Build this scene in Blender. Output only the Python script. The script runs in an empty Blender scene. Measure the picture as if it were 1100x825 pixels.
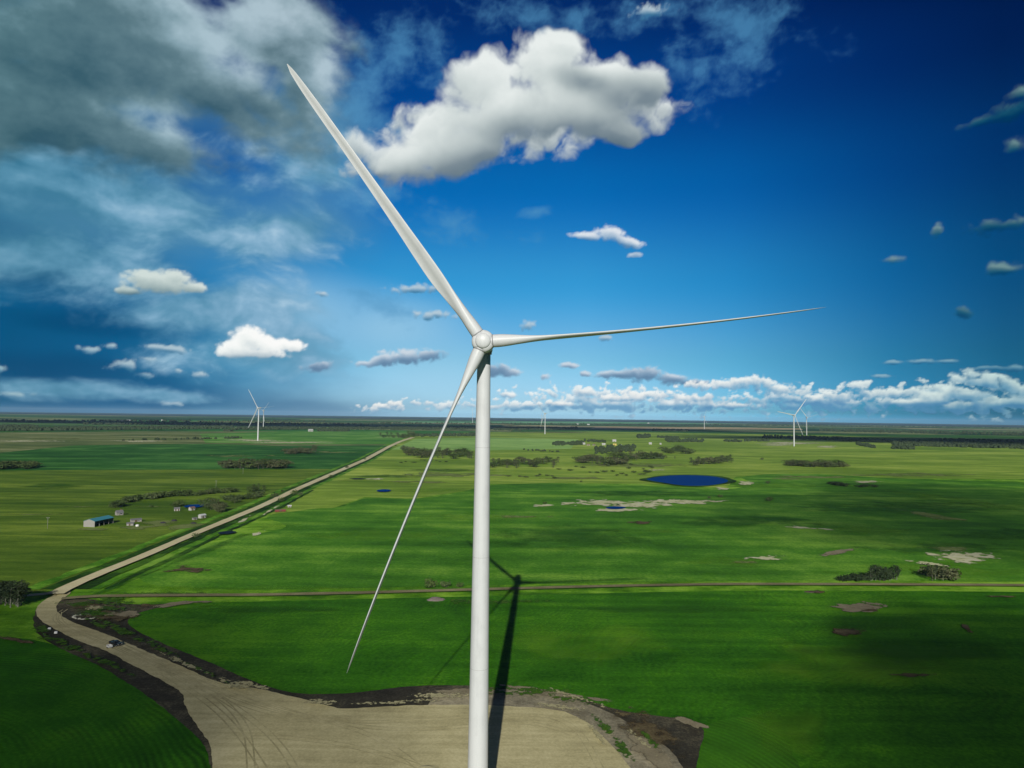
import bpy, bmesh, math, random
from mathutils import Vector, Matrix, noise, geometry
R = math.radians
sc = bpy.context.scene
COL = sc.collection

# ------------------------------------------------------------------ camera
CAM_H = 91.0
FOC = 733.0                      # focal length in photo pixels (1100 wide)
PITCH, ROLL = R(2.70), R(0.74)
F_ = Vector((0, math.cos(PITCH), math.sin(PITCH)))
R0 = Vector((1, 0, 0)); U0 = Vector((0, -math.sin(PITCH), math.cos(PITCH)))
RT = R0 * math.cos(ROLL) + U0 * math.sin(ROLL)
UP = U0 * math.cos(ROLL) - R0 * math.sin(ROLL)
EYE = Vector((0, 0, CAM_H))
cam = bpy.data.cameras.new('camera')
cam.sensor_width = 36; cam.lens = FOC / 1100 * 36
cam.clip_start = 0.5; cam.clip_end = 120000
camo = bpy.data.objects.new('camera', cam); COL.objects.link(camo)
m3 = Matrix((RT, UP, -F_)).transposed()
camo.matrix_world = Matrix.Translation(EYE) @ m3.to_4x4()
sc.camera = camo

def ray(x, y):
    return (F_ * FOC + RT * (x - 550) - UP * (y - 412.5)).normalized()
def gp(x, y, z=0.0):
    """where the photo's pixel (x, y) meets the ground"""
    d = ray(x, y)
    dz = min(d.z, -CAM_H / 30000.0)
    t = (z - CAM_H) / dz
    return Vector((EYE.x + d.x * t, EYE.y + d.y * t, z))
def at_depth(x, y, Y):
    d = ray(x, y); t = Y / d.y
    return EYE + d * t

# ------------------------------------------------------------------ render settings
sc.render.engine = 'CYCLES'
sc.cycles.use_denoising = True
try: sc.cycles.denoiser = 'OPENIMAGEDENOISE'
except Exception: pass
sc.cycles.denoising_prefilter = 'ACCURATE'
sc.cycles.max_bounces = 5; sc.cycles.diffuse_bounces = 2; sc.cycles.glossy_bounces = 2
sc.cycles.transparent_max_bounces = 24; sc.cycles.volume_bounces = 0
sc.cycles.transmission_bounces = 2
sc.cycles.caustics_reflective = False; sc.cycles.caustics_refractive = False
vs = sc.view_settings
vs.view_transform = 'Standard'; vs.look = 'None'; vs.gamma = 1; vs.exposure = 0
vs.use_curve_mapping = False

# ------------------------------------------------------------------ node helper
class NT:
    def __init__(s, tree): s.t = tree; s.n = tree.nodes; s.l = tree.links
    def new(s, typ, **kw):
        nd = s.n.new(typ)
        for k, v in kw.items(): setattr(nd, k, v)
        return nd
    def put(s, sock, v):
        if isinstance(v, bpy.types.NodeSocket): s.l.new(v, sock)
        elif v is not None: sock.default_value = v
    def math(s, op, a, b=None, c=None, clamp=False):
        nd = s.new('ShaderNodeMath', operation=op)
        s.put(nd.inputs[0], a); s.put(nd.inputs[1], b); s.put(nd.inputs[2], c)
        if clamp:
            cl = s.new('ShaderNodeClamp'); s.put(cl.inputs[0], nd.outputs[0]); return cl.outputs[0]
        return nd.outputs[0]
    def vmath(s, op, a, b=None, out=0):
        nd = s.new('ShaderNodeVectorMath', operation=op)
        s.put(nd.inputs[0], a); s.put(nd.inputs[1], b)
        return nd.outputs[out]
    def scale(s, a, f):
        nd = s.new('ShaderNodeVectorMath', operation='SCALE')
        s.put(nd.inputs[0], a); s.put(nd.inputs[3], f); return nd.outputs[0]
    def noise(s, vec, scale, detail=4, rough=.5, out=0, dist=0.0, lac=2.0):
        nd = s.new('ShaderNodeTexNoise'); s.put(nd.inputs['Vector'], vec)
        nd.inputs['Scale'].default_value = scale; nd.inputs['Detail'].default_value = detail
        nd.inputs['Roughness'].default_value = rough; nd.inputs['Distortion'].default_value = dist
        nd.inputs['Lacunarity'].default_value = lac
        return nd.outputs[out]
    def smooth(s, v, lo, hi, a=0.0, b=1.0):
        nd = s.new('ShaderNodeMapRange', interpolation_type='SMOOTHSTEP')
        s.put(nd.inputs[0], v); nd.inputs[1].default_value = lo; nd.inputs[2].default_value = hi
        nd.inputs[3].default_value = a; nd.inputs[4].default_value = b
        return nd.outputs[0]
    def mix(s, f, a, b, blend='MIX'):
        nd = s.new('ShaderNodeMix', data_type='RGBA', blend_type=blend)
        s.put(nd.inputs[0], f)
        for i, v in ((6, a), (7, b)):
            if isinstance(v, (tuple, list)) and len(v) == 3: v = (*v, 1)
            s.put(nd.inputs[i], v)
        return nd.outputs[2]
    def ramp(s, v, stops, interp='LINEAR'):
        nd = s.new('ShaderNodeValToRGB'); cr = nd.color_ramp; cr.interpolation = interp
        while len(cr.elements) < len(stops): cr.elements.new(0.5)
        for e, (p, c) in zip(cr.elements, stops):
            e.position = p; e.color = (*c, 1) if len(c) == 3 else c
        s.put(nd.inputs[0], v); return nd.outputs[0]

def lin(r, g, b):
    f = lambda c: (c / 255 / 12.92) if c / 255 <= .04045 else ((c / 255 + .055) / 1.055) ** 2.4
    return (f(r), f(g), f(b))
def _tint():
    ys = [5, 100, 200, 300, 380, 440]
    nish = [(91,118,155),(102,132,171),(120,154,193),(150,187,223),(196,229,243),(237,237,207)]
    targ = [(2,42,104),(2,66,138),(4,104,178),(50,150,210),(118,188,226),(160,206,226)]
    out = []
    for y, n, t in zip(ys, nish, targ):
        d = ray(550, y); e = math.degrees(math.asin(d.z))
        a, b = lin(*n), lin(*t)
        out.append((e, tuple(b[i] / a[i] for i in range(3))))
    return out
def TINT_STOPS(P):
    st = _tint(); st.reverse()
    res = [(0, st[0][1]), (P(.3), tuple(c * k for c, k in zip(st[0][1], (1.15, 1.4, 1.5))))] + [(P(e), c) for e, c in st] + [(P(60), (.03, .08, .2)), (1, (.03, .08, .2))]  # sky above the frame darkened to weaken the fill light
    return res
AZ_STOPS = [(0, (1, 1, 1)), (8/180, (1, 1, 1)), (20/180, (.5, .78, .86)), (31/180, (.12, .42, .55)), (38/180, (.05, .26, .36)), (60/180, (.05, .18, .25)), (1, (.1, .2, .25))]  # vignette painted towards the sides; unseen sky behind darkened to cut fill
CLOUD_AZ = [(0, (1, 1, 1)), (17/180, (1, 1, 1)), (28/180, (.86, .93, .92)), (38/180, (.55, .72, .72)), (1, (.5, .7, .7))]
# ------------------------------------------------------------------ sun and clear sky
HUB_Y = 147.0
HUB = at_depth(517.3, 367, HUB_Y)
SHADOW_HUB = gp(556, 626)
SUN_DIR = (HUB - SHADOW_HUB).normalized()          # towards the sun
SUN_EL = math.asin(SUN_DIR.z); SUN_AZ = math.atan2(SUN_DIR.x, SUN_DIR.y)   # azimuth clockwise from +Y
sun = bpy.data.lights.new('sun', 'SUN'); sun.energy = 4.1; sun.angle = R(.53); sun.color = (1.0, .955, .87)
suno = bpy.data.objects.new('sun', sun); COL.objects.link(suno)
suno.rotation_euler = SUN_DIR.to_track_quat('Z', 'Y').to_euler()
suno.location = (0, -200, 400)

def azel(px, py):
    d = ray(px, py)
    return math.degrees(math.atan2(d.x, d.y)), math.degrees(math.asin(d.z))

world = bpy.data.worlds.new('World'); sc.world = world; world.use_nodes = True
W = NT(world.node_tree); W.n.clear()
wout = W.new('ShaderNodeOutputWorld'); bg = W.new('ShaderNodeBackground')
W.l.new(bg.outputs[0], wout.inputs[0])
bg.inputs[1].default_value = 0.10
sky = W.new('ShaderNodeTexSky', sky_type='NISHITA'); sky.sun_disc = False
sky.sun_elevation = SUN_EL; sky.sun_rotation = SUN_AZ; sky.altitude = 700
sky.air_density = 1.0; sky.dust_density = .6; sky.ozone_density = 2.0
tc = W.new('ShaderNodeTexCoord')
sep = W.new('ShaderNodeSeparateXYZ'); W.l.new(tc.outputs['Generated'], sep.inputs[0])
RAD = 57.29578
el = W.math('MULTIPLY', W.math('ARCSINE', sep.outputs[2]), RAD)
az = W.math('MULTIPLY', W.math('ARCTAN2', sep.outputs[0], sep.outputs[1]), RAD)
# the Nishita sky, its colour graded by elevation and bearing (lens vignette painted in as deep blue away from the middle)
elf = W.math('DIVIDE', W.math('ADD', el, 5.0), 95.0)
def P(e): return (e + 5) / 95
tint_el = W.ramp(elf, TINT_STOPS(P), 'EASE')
azd = W.math('ABSOLUTE', W.math('ADD', az, 2.0))
azf = W.ramp(W.math('DIVIDE', azd, 180.0), AZ_STOPS)
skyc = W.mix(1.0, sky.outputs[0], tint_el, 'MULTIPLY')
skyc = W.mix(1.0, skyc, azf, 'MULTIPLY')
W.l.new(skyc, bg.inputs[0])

# ------------------------------------------------------------------ clouds: a sky dome sector 70 km out
import numpy as np
STEP = .085
AZ = np.arange(-50, 50.01, STEP); EL = np.arange(-.6, 42, STEP)
A_, E_ = np.meshgrid(AZ, EL)                    # rows = elevation upward

_rs = np.random.RandomState(7)
_perm = _rs.permutation(512).astype(np.int32)
_ga = _rs.rand(512) * 2 * np.pi
_gx, _gy = np.cos(_ga), np.sin(_ga)
def gnoise(x, y):
    xi = np.floor(x).astype(np.int32); yi = np.floor(y).astype(np.int32)
    xf = x - xi; yf = y - yi
    u = xf * xf * xf * (xf * (xf * 6 - 15) + 10); v = yf * yf * yf * (yf * (yf * 6 - 15) + 10)
    def g(i, j):
        h = _perm[(_perm[(xi + i) & 511] + yi + j) & 511]
        return _gx[h] * (xf - i) + _gy[h] * (yf - j)
    a = g(0, 0); b = g(1, 0); c = g(0, 1); d = g(1, 1)
    return (a + u * (b - a) + v * ((c + u * (d - c)) - (a + u * (b - a)))) * 1.45
def fbmn(x, y, oct=6, gain=.5, lac=2.03, billow=False):
    s = 0; amp = 1; tot = 0
    for k in range(oct):
        n = gnoise(x + 37.3 * k, y - 19.7 * k)
        s = s + amp * ((np.abs(n) * 2 - .55) if billow else n); tot += amp
        amp *= gain; x = x * lac; y = y * lac
    return s / tot
def sstep(v, lo, hi):
    t = np.clip((v - lo) / (hi - lo), 0, 1); return t * t * (3 - 2 * t)
def blur(a, sx, sy):
    """gaussian-like blur, three box passes, sigma in cells"""
    for ax, s in ((1, sx), (0, sy)):
        r = max(1, int(round(s)))
        for _ in range(3):
            pad = [(0, 0), (0, 0)]; pad[ax] = (r + 1, r)
            c = np.cumsum(np.pad(a, pad, mode='edge'), axis=ax)
            n = a.shape[ax]
            a = (np.take(c, range(2 * r + 1, 2 * r + 1 + n), axis=ax) - np.take(c, range(0, n), axis=ax)) / (2 * r + 1)
    return a
def nfield(blobs, sm=.12, wx=None, wy=None):
    X = A_ if wx is None else A_ + wx; Y = E_ if wy is None else E_ + wy
    acc = np.full(A_.shape, -3.0)
    for b in blobs:
        px, py, rx, ry = b[:4]; rot = R(b[4]) if len(b) > 4 else 0.0
        a, e = azel(px, py)
        kx = (azel(px + 5, py)[0] - azel(px - 5, py)[0]) / 10
        ky = abs(azel(px, py - 5)[1] - azel(px, py + 5)[1]) / 10
        dx = X - a; dy = Y - e; c, s = math.cos(rot), math.sin(rot)
        u = (dx * c + dy * s) / (rx * kx); v = (-dx * s + dy * c) / (ry * ky)
        f = 1 - np.sqrt(u * u + v * v)
        h = np.maximum(sm - np.abs(acc - f), 0) / sm
        acc = np.maximum(acc, f) + h * h * sm * .25
    return acc
COLR = np.zeros(A_.shape + (3,)); ALPHA = np.zeros(A_.shape)
def over(col, a):
    """lay colour (display-linear) with coverage a over what is already there (premultiplied)"""
    global COLR, ALPHA
    a = np.clip(a, 0, 1)
    COLR = COLR * (1 - a)[..., None] + np.asarray(col) * a[..., None]
    ALPHA = ALPHA * (1 - a) + a
def toned(l, stops):
    ps = [p for p, _ in stops]; cs = np.array([lin(*c) for _, c in stops])
    return np.stack([np.interp(l, ps, cs[:, i]) for i in range(3)], -1)
SH = lambda seed: (seed * 13.7, seed * 7.9)
def warpf(scale, amp, seed, oct=3):
    sx, sy = SH(seed)
    return (fbmn(A_ * scale + sx, E_ * scale + sy, oct) * amp, fbmn(A_ * scale + sx + 91, E_ * scale + sy + 57, oct) * amp)

# soft dark blue bank low on the left
f = nfield([(40, 370, 330, 110), (-80, 300, 300, 90), (180, 425, 260, 44), (330, 440, 150, 22), (20, 200, 200, 140)], .5)
n = fbmn(A_ * .07 + 3, E_ * .2 + 9, 5)
m = sstep(f + n * .5, -.2, .8)
over(lin(0, 88, 136), m * .93)
n2 = fbmn(A_ * .06 + 33, E_ * .28 + 19, 5)
over(lin(22, 112, 160), m * sstep(n2, .05, .6) * .6)
over(lin(0, 66, 110), m * sstep(nfield([(60, 395, 240, 26), (90, 345, 120, 22), (40, 290, 180, 20)], .4) + n * .8, 0, .9) * .5)
# pale haze low in the middle
f = nfield([(520, 440, 330, 60), (470, 415, 150, 60), (420, 350, 120, 50), (330, 335, 110, 60)], .5)
over(lin(166, 208, 230), sstep(f, -.05, 1.0) * .55)

# high thin sheets, streaky
veil = nfield([(120, 220, 290, 90, 3), (320, 240, 110, 50, 8), (60, 60, 260, 120), (330, 130, 90, 90)], .5)
over(lin(88, 144, 176), sstep(veil + fbmn(A_ * .1 + 7, E_ * .16, 4) * .4, -.15, .9) * .72)
wx, wy = warpf(.09, 3.2, 2)
n = fbmn((A_ + wx) * .13, (E_ + wy) * .27, 8, .56)
f = nfield([(110, 215, 270, 76, 3), (300, 250, 110, 30, 14), (345, 180, 62, 46), (60, 270, 190, 60),
            (225, 335, 130, 42, 4), (290, 375, 110, 40), (75, 418, 120, 14, -2), (175, 425, 70, 9, -4), (40, 180, 130, 50)], .35)
m = sstep(f + n * 1.15, -.1, .75)
over(toned(n + fbmn(A_ * .7, E_ * 1.1, 5) * .25, [(-.4, (70, 130, 160)), (0, (104, 156, 186)), (.3, (136, 178, 206)), (.6, (172, 204, 224))]), m * .92)
# faint wisps in the blue
wx, wy = warpf(.22, .8, 5, 4)
n = fbmn((A_ + wx) * .28, (E_ + wy) * .42, 9, .6)
f = nfield([(485, 243, 78, 22, -6), (575, 228, 24, 7, 12), (410, 325, 48, 28), (425, 60, 75, 60),
            (390, 115, 52, 75), (790, 30, 90, 60, -20), (700, 15, 95, 26), (760, 75, 60, 52), (570, 20, 95, 26), (380, 200, 60, 60)], .3)
m = sstep(f + n * 1.5, .05, 1.35)
over(lin(84, 150, 194), m * .6)

def shade_of(dens, lk_up, soft):
    """light on a puffy field: dens = thickness; sun behind the viewer and above"""
    h = np.sqrt(np.clip(dens, 0, None))
    hb = blur(h, soft, soft)
    gy, gx = np.gradient(hb, STEP)
    h1 = blur(h, 1, 1); g2y, g2x = np.gradient(h1, STEP)
    l = -(gy * .9 - gx * -.25) * lk_up - (g2y * .9 + g2x * .2) * lk_up * .22
    return l
def above(dens, cells):
    """how much cloud lies above each point within some cells of elevation"""
    c = np.cumsum(np.clip(dens, 0, 1)[::-1], axis=0)[::-1]
    return (c - np.concatenate([c[cells:], np.repeat(c[-1:], cells, 0)])) / cells

# dark stratocumulus, upper left
wx, wy = warpf(.12, 2.5, 8)
n0 = fbmn((A_ + wx) * .11 + 5, (E_ + wy) * .17, 8, .54)
f = nfield([(110, 40, 270, 110, -4), (60, 130, 180, 50), (305, 30, 85, 55), (326, 90, 42, 55, -10),
            (150, 150, 110, 28, -8), (240, 110, 90, 34, -25), (-80, 100, 170, 90), (280, 110, 60, 30, -20)], .4)
dn = f + n0 * .75
m = sstep(dn + fbmn(A_ * .5, E_ * .8, 6) * .22, -.12, .5)
sh = shade_of(np.clip(dn, 0, 2), .5, 9)
big = fbmn(A_ * .055 + 4, E_ * .12 + 31, 4)
glow = nfield([(350, 82, 30, 55, 5), (250, 12, 150, 34), (170, 125, 80, 26), (240, 60, 110, 30, -20)], .4)
l = .56 + sh * 1.15 + big * .40 + sstep(glow + n0 * .6, -.3, 1) * .46 + fbmn(A_ * .38, E_ * .6, 7, .6) * .24
l = l - .12 * sstep(nfield([(70, 95, 160, 34), (290, 112, 70, 26)], .4), -.2, .8)
over(toned(l, [(0, (30, 72, 92)), (.3, (62, 94, 106)), (.6, (100, 128, 136)), (.85, (142, 168, 178)), (1.1, (180, 202, 212))]), m * .90)

def cumulus(blobs, belly, seed, sc_, amp, lo, hi, stops, op=1.0, base=.75, lk=.35, bk=.5, ak=.35, acell=16, sy=1.2, soft=4, wamp=.5, fine=.28, bill=.6):
    sx, syy = SH(seed)
    wx, wy = warpf(sc_ * 1.1, wamp / sc_ * .28, seed + 3, 4)
    X = (A_ + wx) * sc_ + sx; Y = (E_ + wy) * sc_ * sy + syy
    nb = fbmn(X, Y, 7, .5, billow=True); ns = fbmn(X * .8 + 11, Y * .8 + 3, 8, .55)
    n = nb * bill + ns * (1 - bill) * 1.3
    f = nfield(blobs, .3, wx * .35, wy * .35)
    dens = f + n * amp
    # hold the field flat far outside
    m = sstep(dens, lo, hi)
    sh = shade_of(np.clip(dens - lo * .5, 0, 2), lk, soft)
    l = base + sh + ns * fine
    l = l - above(m, acell) * ak
    if belly:
        l = l - sstep(nfield(belly, .4, wx * .5, wy * .5) + ns * .5, -.3, .75) * bk  # grey shade of the cloud base put into the colour
    over(toned(l, stops), m * op)

WHITE = [(0, (84, 108, 124)), (.3, (122, 138, 148)), (.6, (172, 184, 186)), (.85, (208, 217, 216)), (1.05, (232, 238, 236))]
# the big one: ragged wisps under and left of it first, then the body
CX = -7
def mv(L): return [(b[0] + CX,) + tuple(b[1:]) for b in L]
cumulus(mv([(430, 176, 60, 26, 10), (395, 158, 26, 26), (470, 150, 80, 44, 22), (700, 110, 44, 44), (560, 130, 110, 60)]), mv([(480, 195, 110, 22, 8)]),
        41, .30, 1.1, .10, .75, WHITE, .9, .84, lk=.3, bk=.3, ak=.15, wamp=1.0)
cumulus(mv([(598, 72, 60, 46, -8), (610, 48, 30, 24), (526, 84, 52, 40, 12), (655, 90, 68, 36, -14), (703, 96, 32, 36), (560, 122, 86, 42, 8),
         (478, 138, 56, 36, 24), (440, 172, 52, 20, 10), (505, 168, 72, 32, 14), (640, 124, 76, 34, -6), (674, 146, 32, 16)]),
        mv([(545, 180, 125, 34, 12), (668, 148, 70, 26, -8), (690, 110, 60, 40), (470, 196, 70, 22, 10), (640, 88, 36, 18, -10), (590, 152, 80, 30)]),
        31, .21, .66, .10, .50, WHITE, 1.0, .95, lk=.40, bk=.46, ak=.18, acell=60, soft=7, wamp=.9)
# medium ones
cumulus([(172, 306, 52, 14), (160, 299, 30, 12), (188, 298, 26, 11), (138, 312, 24, 7), (208, 309, 22, 8)],
        [(172, 321, 64, 7)], 5, .8, .6, .08, .5, [(0, (92, 124, 140)), (.4, (146, 166, 170)), (.8, (192, 204, 202)), (1.05, (216, 224, 220))], 1, .95, soft=3, ak=.25, acell=18)
cumulus([(268, 364, 26, 19), (250, 374, 22, 11), (290, 371, 26, 12), (272, 379, 44, 7), (314, 371, 24, 8)],
        [(280, 388, 50, 6)], 9, .85, .55, .05, .45, [(0, (130, 160, 178)), (.5, (196, 208, 214)), (.9, (242, 245, 243)), (1.1, (252, 252, 250))], 1, 1.08, soft=3, ak=.25, acell=18)
BLU = [(0, (92, 134, 170)), (.4, (140, 172, 200)), (.75, (190, 206, 220)), (1.05, (224, 230, 236))]
cumulus([(655, 250, 24, 11), (630, 253, 24, 6, -4), (676, 260, 26, 8, -14), (682, 274, 12, 4)],
        [(655, 266, 40, 7, -8)], 15, .9, .6, .12, .6, BLU, .95, .95, soft=2, acell=12)
cumulus([(468, 338, 24, 8, 4), (566, 350, 11, 8), (651, 363, 14, 5), (697, 12, 28, 11, -4), (215, 402, 15, 6), (135, 392, 26, 10, 6), (345, 316, 14, 5),
         (160, 388, 14, 7), (157, 403, 14, 5), (95, 376, 18, 6), (12, 424, 26, 5), (2, 396, 8, 6), (450, 310, 40, 8, 6), (180, 375, 40, 6, -6), (118, 372, 12, 5), (192, 398, 6, 4), (185, 434, 16, 4)],
        [(468, 347, 26, 5), (215, 409, 18, 4), (140, 402, 34, 6), (697, 22, 30, 8)],
        17, .9, 1.15, .12, .8, [(0, (60, 116, 150)), (.5, (120, 158, 184)), (1, (186, 204, 214))], .85, .85, soft=2, acell=12)
# small teal ones on the right
cumulus([(1078, 122, 40, 14, 10), (1045, 132, 24, 8, 10), (1090, 155, 16, 14), (1008, 246, 9, 13), (960, 279, 20, 6), (1078, 288, 28, 9), (1095, 238, 24, 12), (1060, 245, 30, 12),
         (1035, 336, 14, 8), (1100, 100, 20, 12)],
        [(1078, 128, 60, 24), (1060, 250, 40, 16), (1035, 336, 20, 12), (1078, 298, 34, 6)], 19, .6, 1.1, .12, .95,
        [(0, (0, 66, 104)), (.45, (36, 98, 122)), (.8, (100, 132, 140)), (1.05, (150, 170, 168))], .8, .88, soft=3)
# grey ones low in the middle
GREY = [(0, (96, 128, 160)), (.35, (122, 150, 178)), (.65, (160, 180, 200)), (1.0, (206, 216, 226))]
cumulus([(436, 384, 38, 11), (458, 382, 32, 10), (416, 386, 24, 10), (398, 391, 26, 5), (342, 394, 22, 8, 12), (536, 398, 22, 9), (550, 400, 16, 7), (612, 393, 15, 5), (628, 402, 9, 5),
         (668, 402, 26, 9), (692, 402, 30, 11), (722, 408, 28, 8, -8), (745, 411, 24, 5), (585, 404, 9, 6), (652, 403, 14, 6)],
        [(452, 392, 60, 11), (474, 383, 26, 11), (342, 394, 30, 12), (530, 396, 30, 12), (680, 408, 54, 13), (690, 398, 24, 8), (730, 411, 40, 9)],
        23, .9, .85, .10, .65, GREY, .93, .95, lk=.3, bk=.6, soft=2, ak=.3, acell=14, fine=.5)
# band of distant cumulus above the horizon
BAND = [(0, (92, 146, 188)), (.35, (140, 178, 204)), (.65, (196, 210, 220)), (.95, (236, 238, 236)), (1.2, (250, 250, 246))]
def hband(seed, blobs, op=.9, base=.86, sc_=1.15, amp=1.2, sy=1.2):
    cumulus(blobs, [(700, 440, 180, 6), (940, 438, 200, 6), (840, 431, 80, 5)], seed, sc_, amp, .10, .6, BAND, op, base, lk=.26, bk=.4, soft=2, ak=.55, acell=16, sy=sy, fine=.6)
hband(26, [(560, 436, 60, 8), (640, 434, 90, 10), (740, 434, 110, 12), (880, 434, 110, 12), (1040, 436, 120, 13), (480, 434, 60, 6), (410, 438, 34, 5), (640, 424, 80, 10), (860, 428, 90, 12), (1000, 426, 110, 14)], .78, .88, .95, 2.0, 1.5)
hband(27, [(790, 412, 46, 9, 4), (815, 410, 24, 9), (838, 418, 40, 9, -6), (752, 414, 26, 5), (700, 424, 52, 7), (660, 428, 36, 6), (627, 422, 20, 7), (740, 428, 50, 6), (545, 424, 14, 5),
           (920, 413, 20, 6), (905, 426, 50, 8), (960, 422, 50, 8), (880, 432, 40, 6), (1000, 418, 16, 6), (1015, 416, 20, 7), (408, 436, 8, 4), (424, 434, 12, 5), (600, 434, 30, 5), (860, 432, 36, 5), (780, 436, 60, 5)])
hband(28, [(1062, 404, 34, 7, -6), (1060, 412, 50, 9, -18), (1090, 416, 34, 10, -20), (1030, 424, 60, 8), (1085, 434, 50, 8), (990, 432, 44, 6)], .95, .85, .7)
cumulus([(960, 389, 14, 4), (990, 388, 22, 4), (1018, 388, 16, 4), (948, 404, 18, 3), (1060, 396, 28, 4), (1092, 396, 18, 6)],
        [(990, 393, 60, 5), (1070, 398, 40, 8)], 29, .9, .7, .1, .7, [(0, (36, 100, 142)), (.5, (94, 144, 176)), (1, (156, 186, 202))], .85, .9, soft=2)
# clouds away from the middle are dimmer (lens vignette put into their colour)
ad = np.abs(A_ + 2)
fall = np.stack([np.interp(ad, [0, 17, 28, 38, 60], v) for v in ([1, 1, .90, .62, .5], [1, 1, .96, .80, .7], [1, 1, .96, .80, .7])], -1)
COLR = COLR * fall
edge = np.clip((50 - np.abs(A_)) / 8, 0, 1) * np.clip((42 - E_) / 7, 0, 1)
ALPHA = ALPHA * edge; COLR = COLR * edge[..., None]

RS = 70000.0
ar, er = np.radians(A_), np.radians(E_)
co = np.stack([np.sin(ar) * np.cos(er) * RS, np.cos(ar) * np.cos(er) * RS, np.sin(er) * RS + CAM_H], -1).reshape(-1, 3)
nr, nc = A_.shape
idx = np.arange(nr * nc).reshape(nr, nc)
quads = np.stack([idx[:-1, :-1], idx[1:, :-1], idx[1:, 1:], idx[:-1, 1:]], -1).reshape(-1, 4)
me = bpy.data.meshes.new('sky_dome')
me.vertices.add(len(co)); me.vertices.foreach_set('co', co.ravel())
me.loops.add(quads.size); me.loops.foreach_set('vertex_index', quads.ravel().astype(np.int32))
me.polygons.add(len(quads)); me.polygons.foreach_set('loop_start', np.arange(0, quads.size, 4, dtype=np.int32))
me.update(calc_edges=True)
ca = me.attributes.new('cloud', 'FLOAT_COLOR', 'POINT')
un = COLR / np.maximum(ALPHA, 1e-4)[..., None]
ca.data.foreach_set('color', np.concatenate([un, ALPHA[..., None]], -1).reshape(-1).astype(np.float32))
cm = bpy.data.materials.new('sky_cloud'); cm.use_nodes = True
C = NT(cm.node_tree); C.n.clear()
co_ = C.new('ShaderNodeOutputMaterial'); at = C.new('ShaderNodeAttribute', attribute_name='cloud')
em = C.new('ShaderNodeEmission'); tr = C.new('ShaderNodeBsdfTransparent'); mx = C.new('ShaderNodeMixShader')
C.l.new(at.outputs['Color'], em.inputs[0]); em.inputs[1].default_value = 1.0
C.l.new(at.outputs['Alpha'], mx.inputs[0]); C.l.new(tr.outputs[0], mx.inputs[1]); C.l.new(em.outputs[0], mx.inputs[2])
C.l.new(mx.outputs[0], co_.inputs[0])
try: cm.cycles.emission_sampling = 'NONE'
except Exception: pass
me.materials.append(cm)
skyo = bpy.data.objects.new('sky', me); COL.objects.link(skyo); skyo['kind'] = 'structure'
# ------------------------------------------------------------------ materials
MATS = {}
def new_mat(name):
    m = bpy.data.materials.new(name); m.use_nodes = True
    T = NT(m.node_tree); T.n.clear()
    out = T.new('ShaderNodeOutputMaterial'); b = T.new('ShaderNodeBsdfPrincipled')
    T.l.new(b.outputs[0], out.inputs[0]); MATS[name] = m
    return m, T, b, out
def pos(T):
    g = T.new('ShaderNodeNewGeometry'); return g.outputs['Position']
def simple(name, col, rough=.6, var=.12, scale=.6, metal=0.0, spec=.4):
    m, T, b, out = new_mat(name)
    n = T.noise(pos(T), scale, 5, .6)
    f = T.math('ADD', 1 - var, T.math('MULTIPLY', n, 2 * var))
    c = T.new('ShaderNodeVectorMath', operation='SCALE'); c.inputs[0].default_value = col; T.put(c.inputs[3], f)
    T.l.new(c.outputs[0], b.inputs['Base Color'])
    b.inputs['Roughness'].default_value = rough; b.inputs['Metallic'].default_value = metal
    b.inputs['Specular IOR Level'].default_value = spec
    return m
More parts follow.
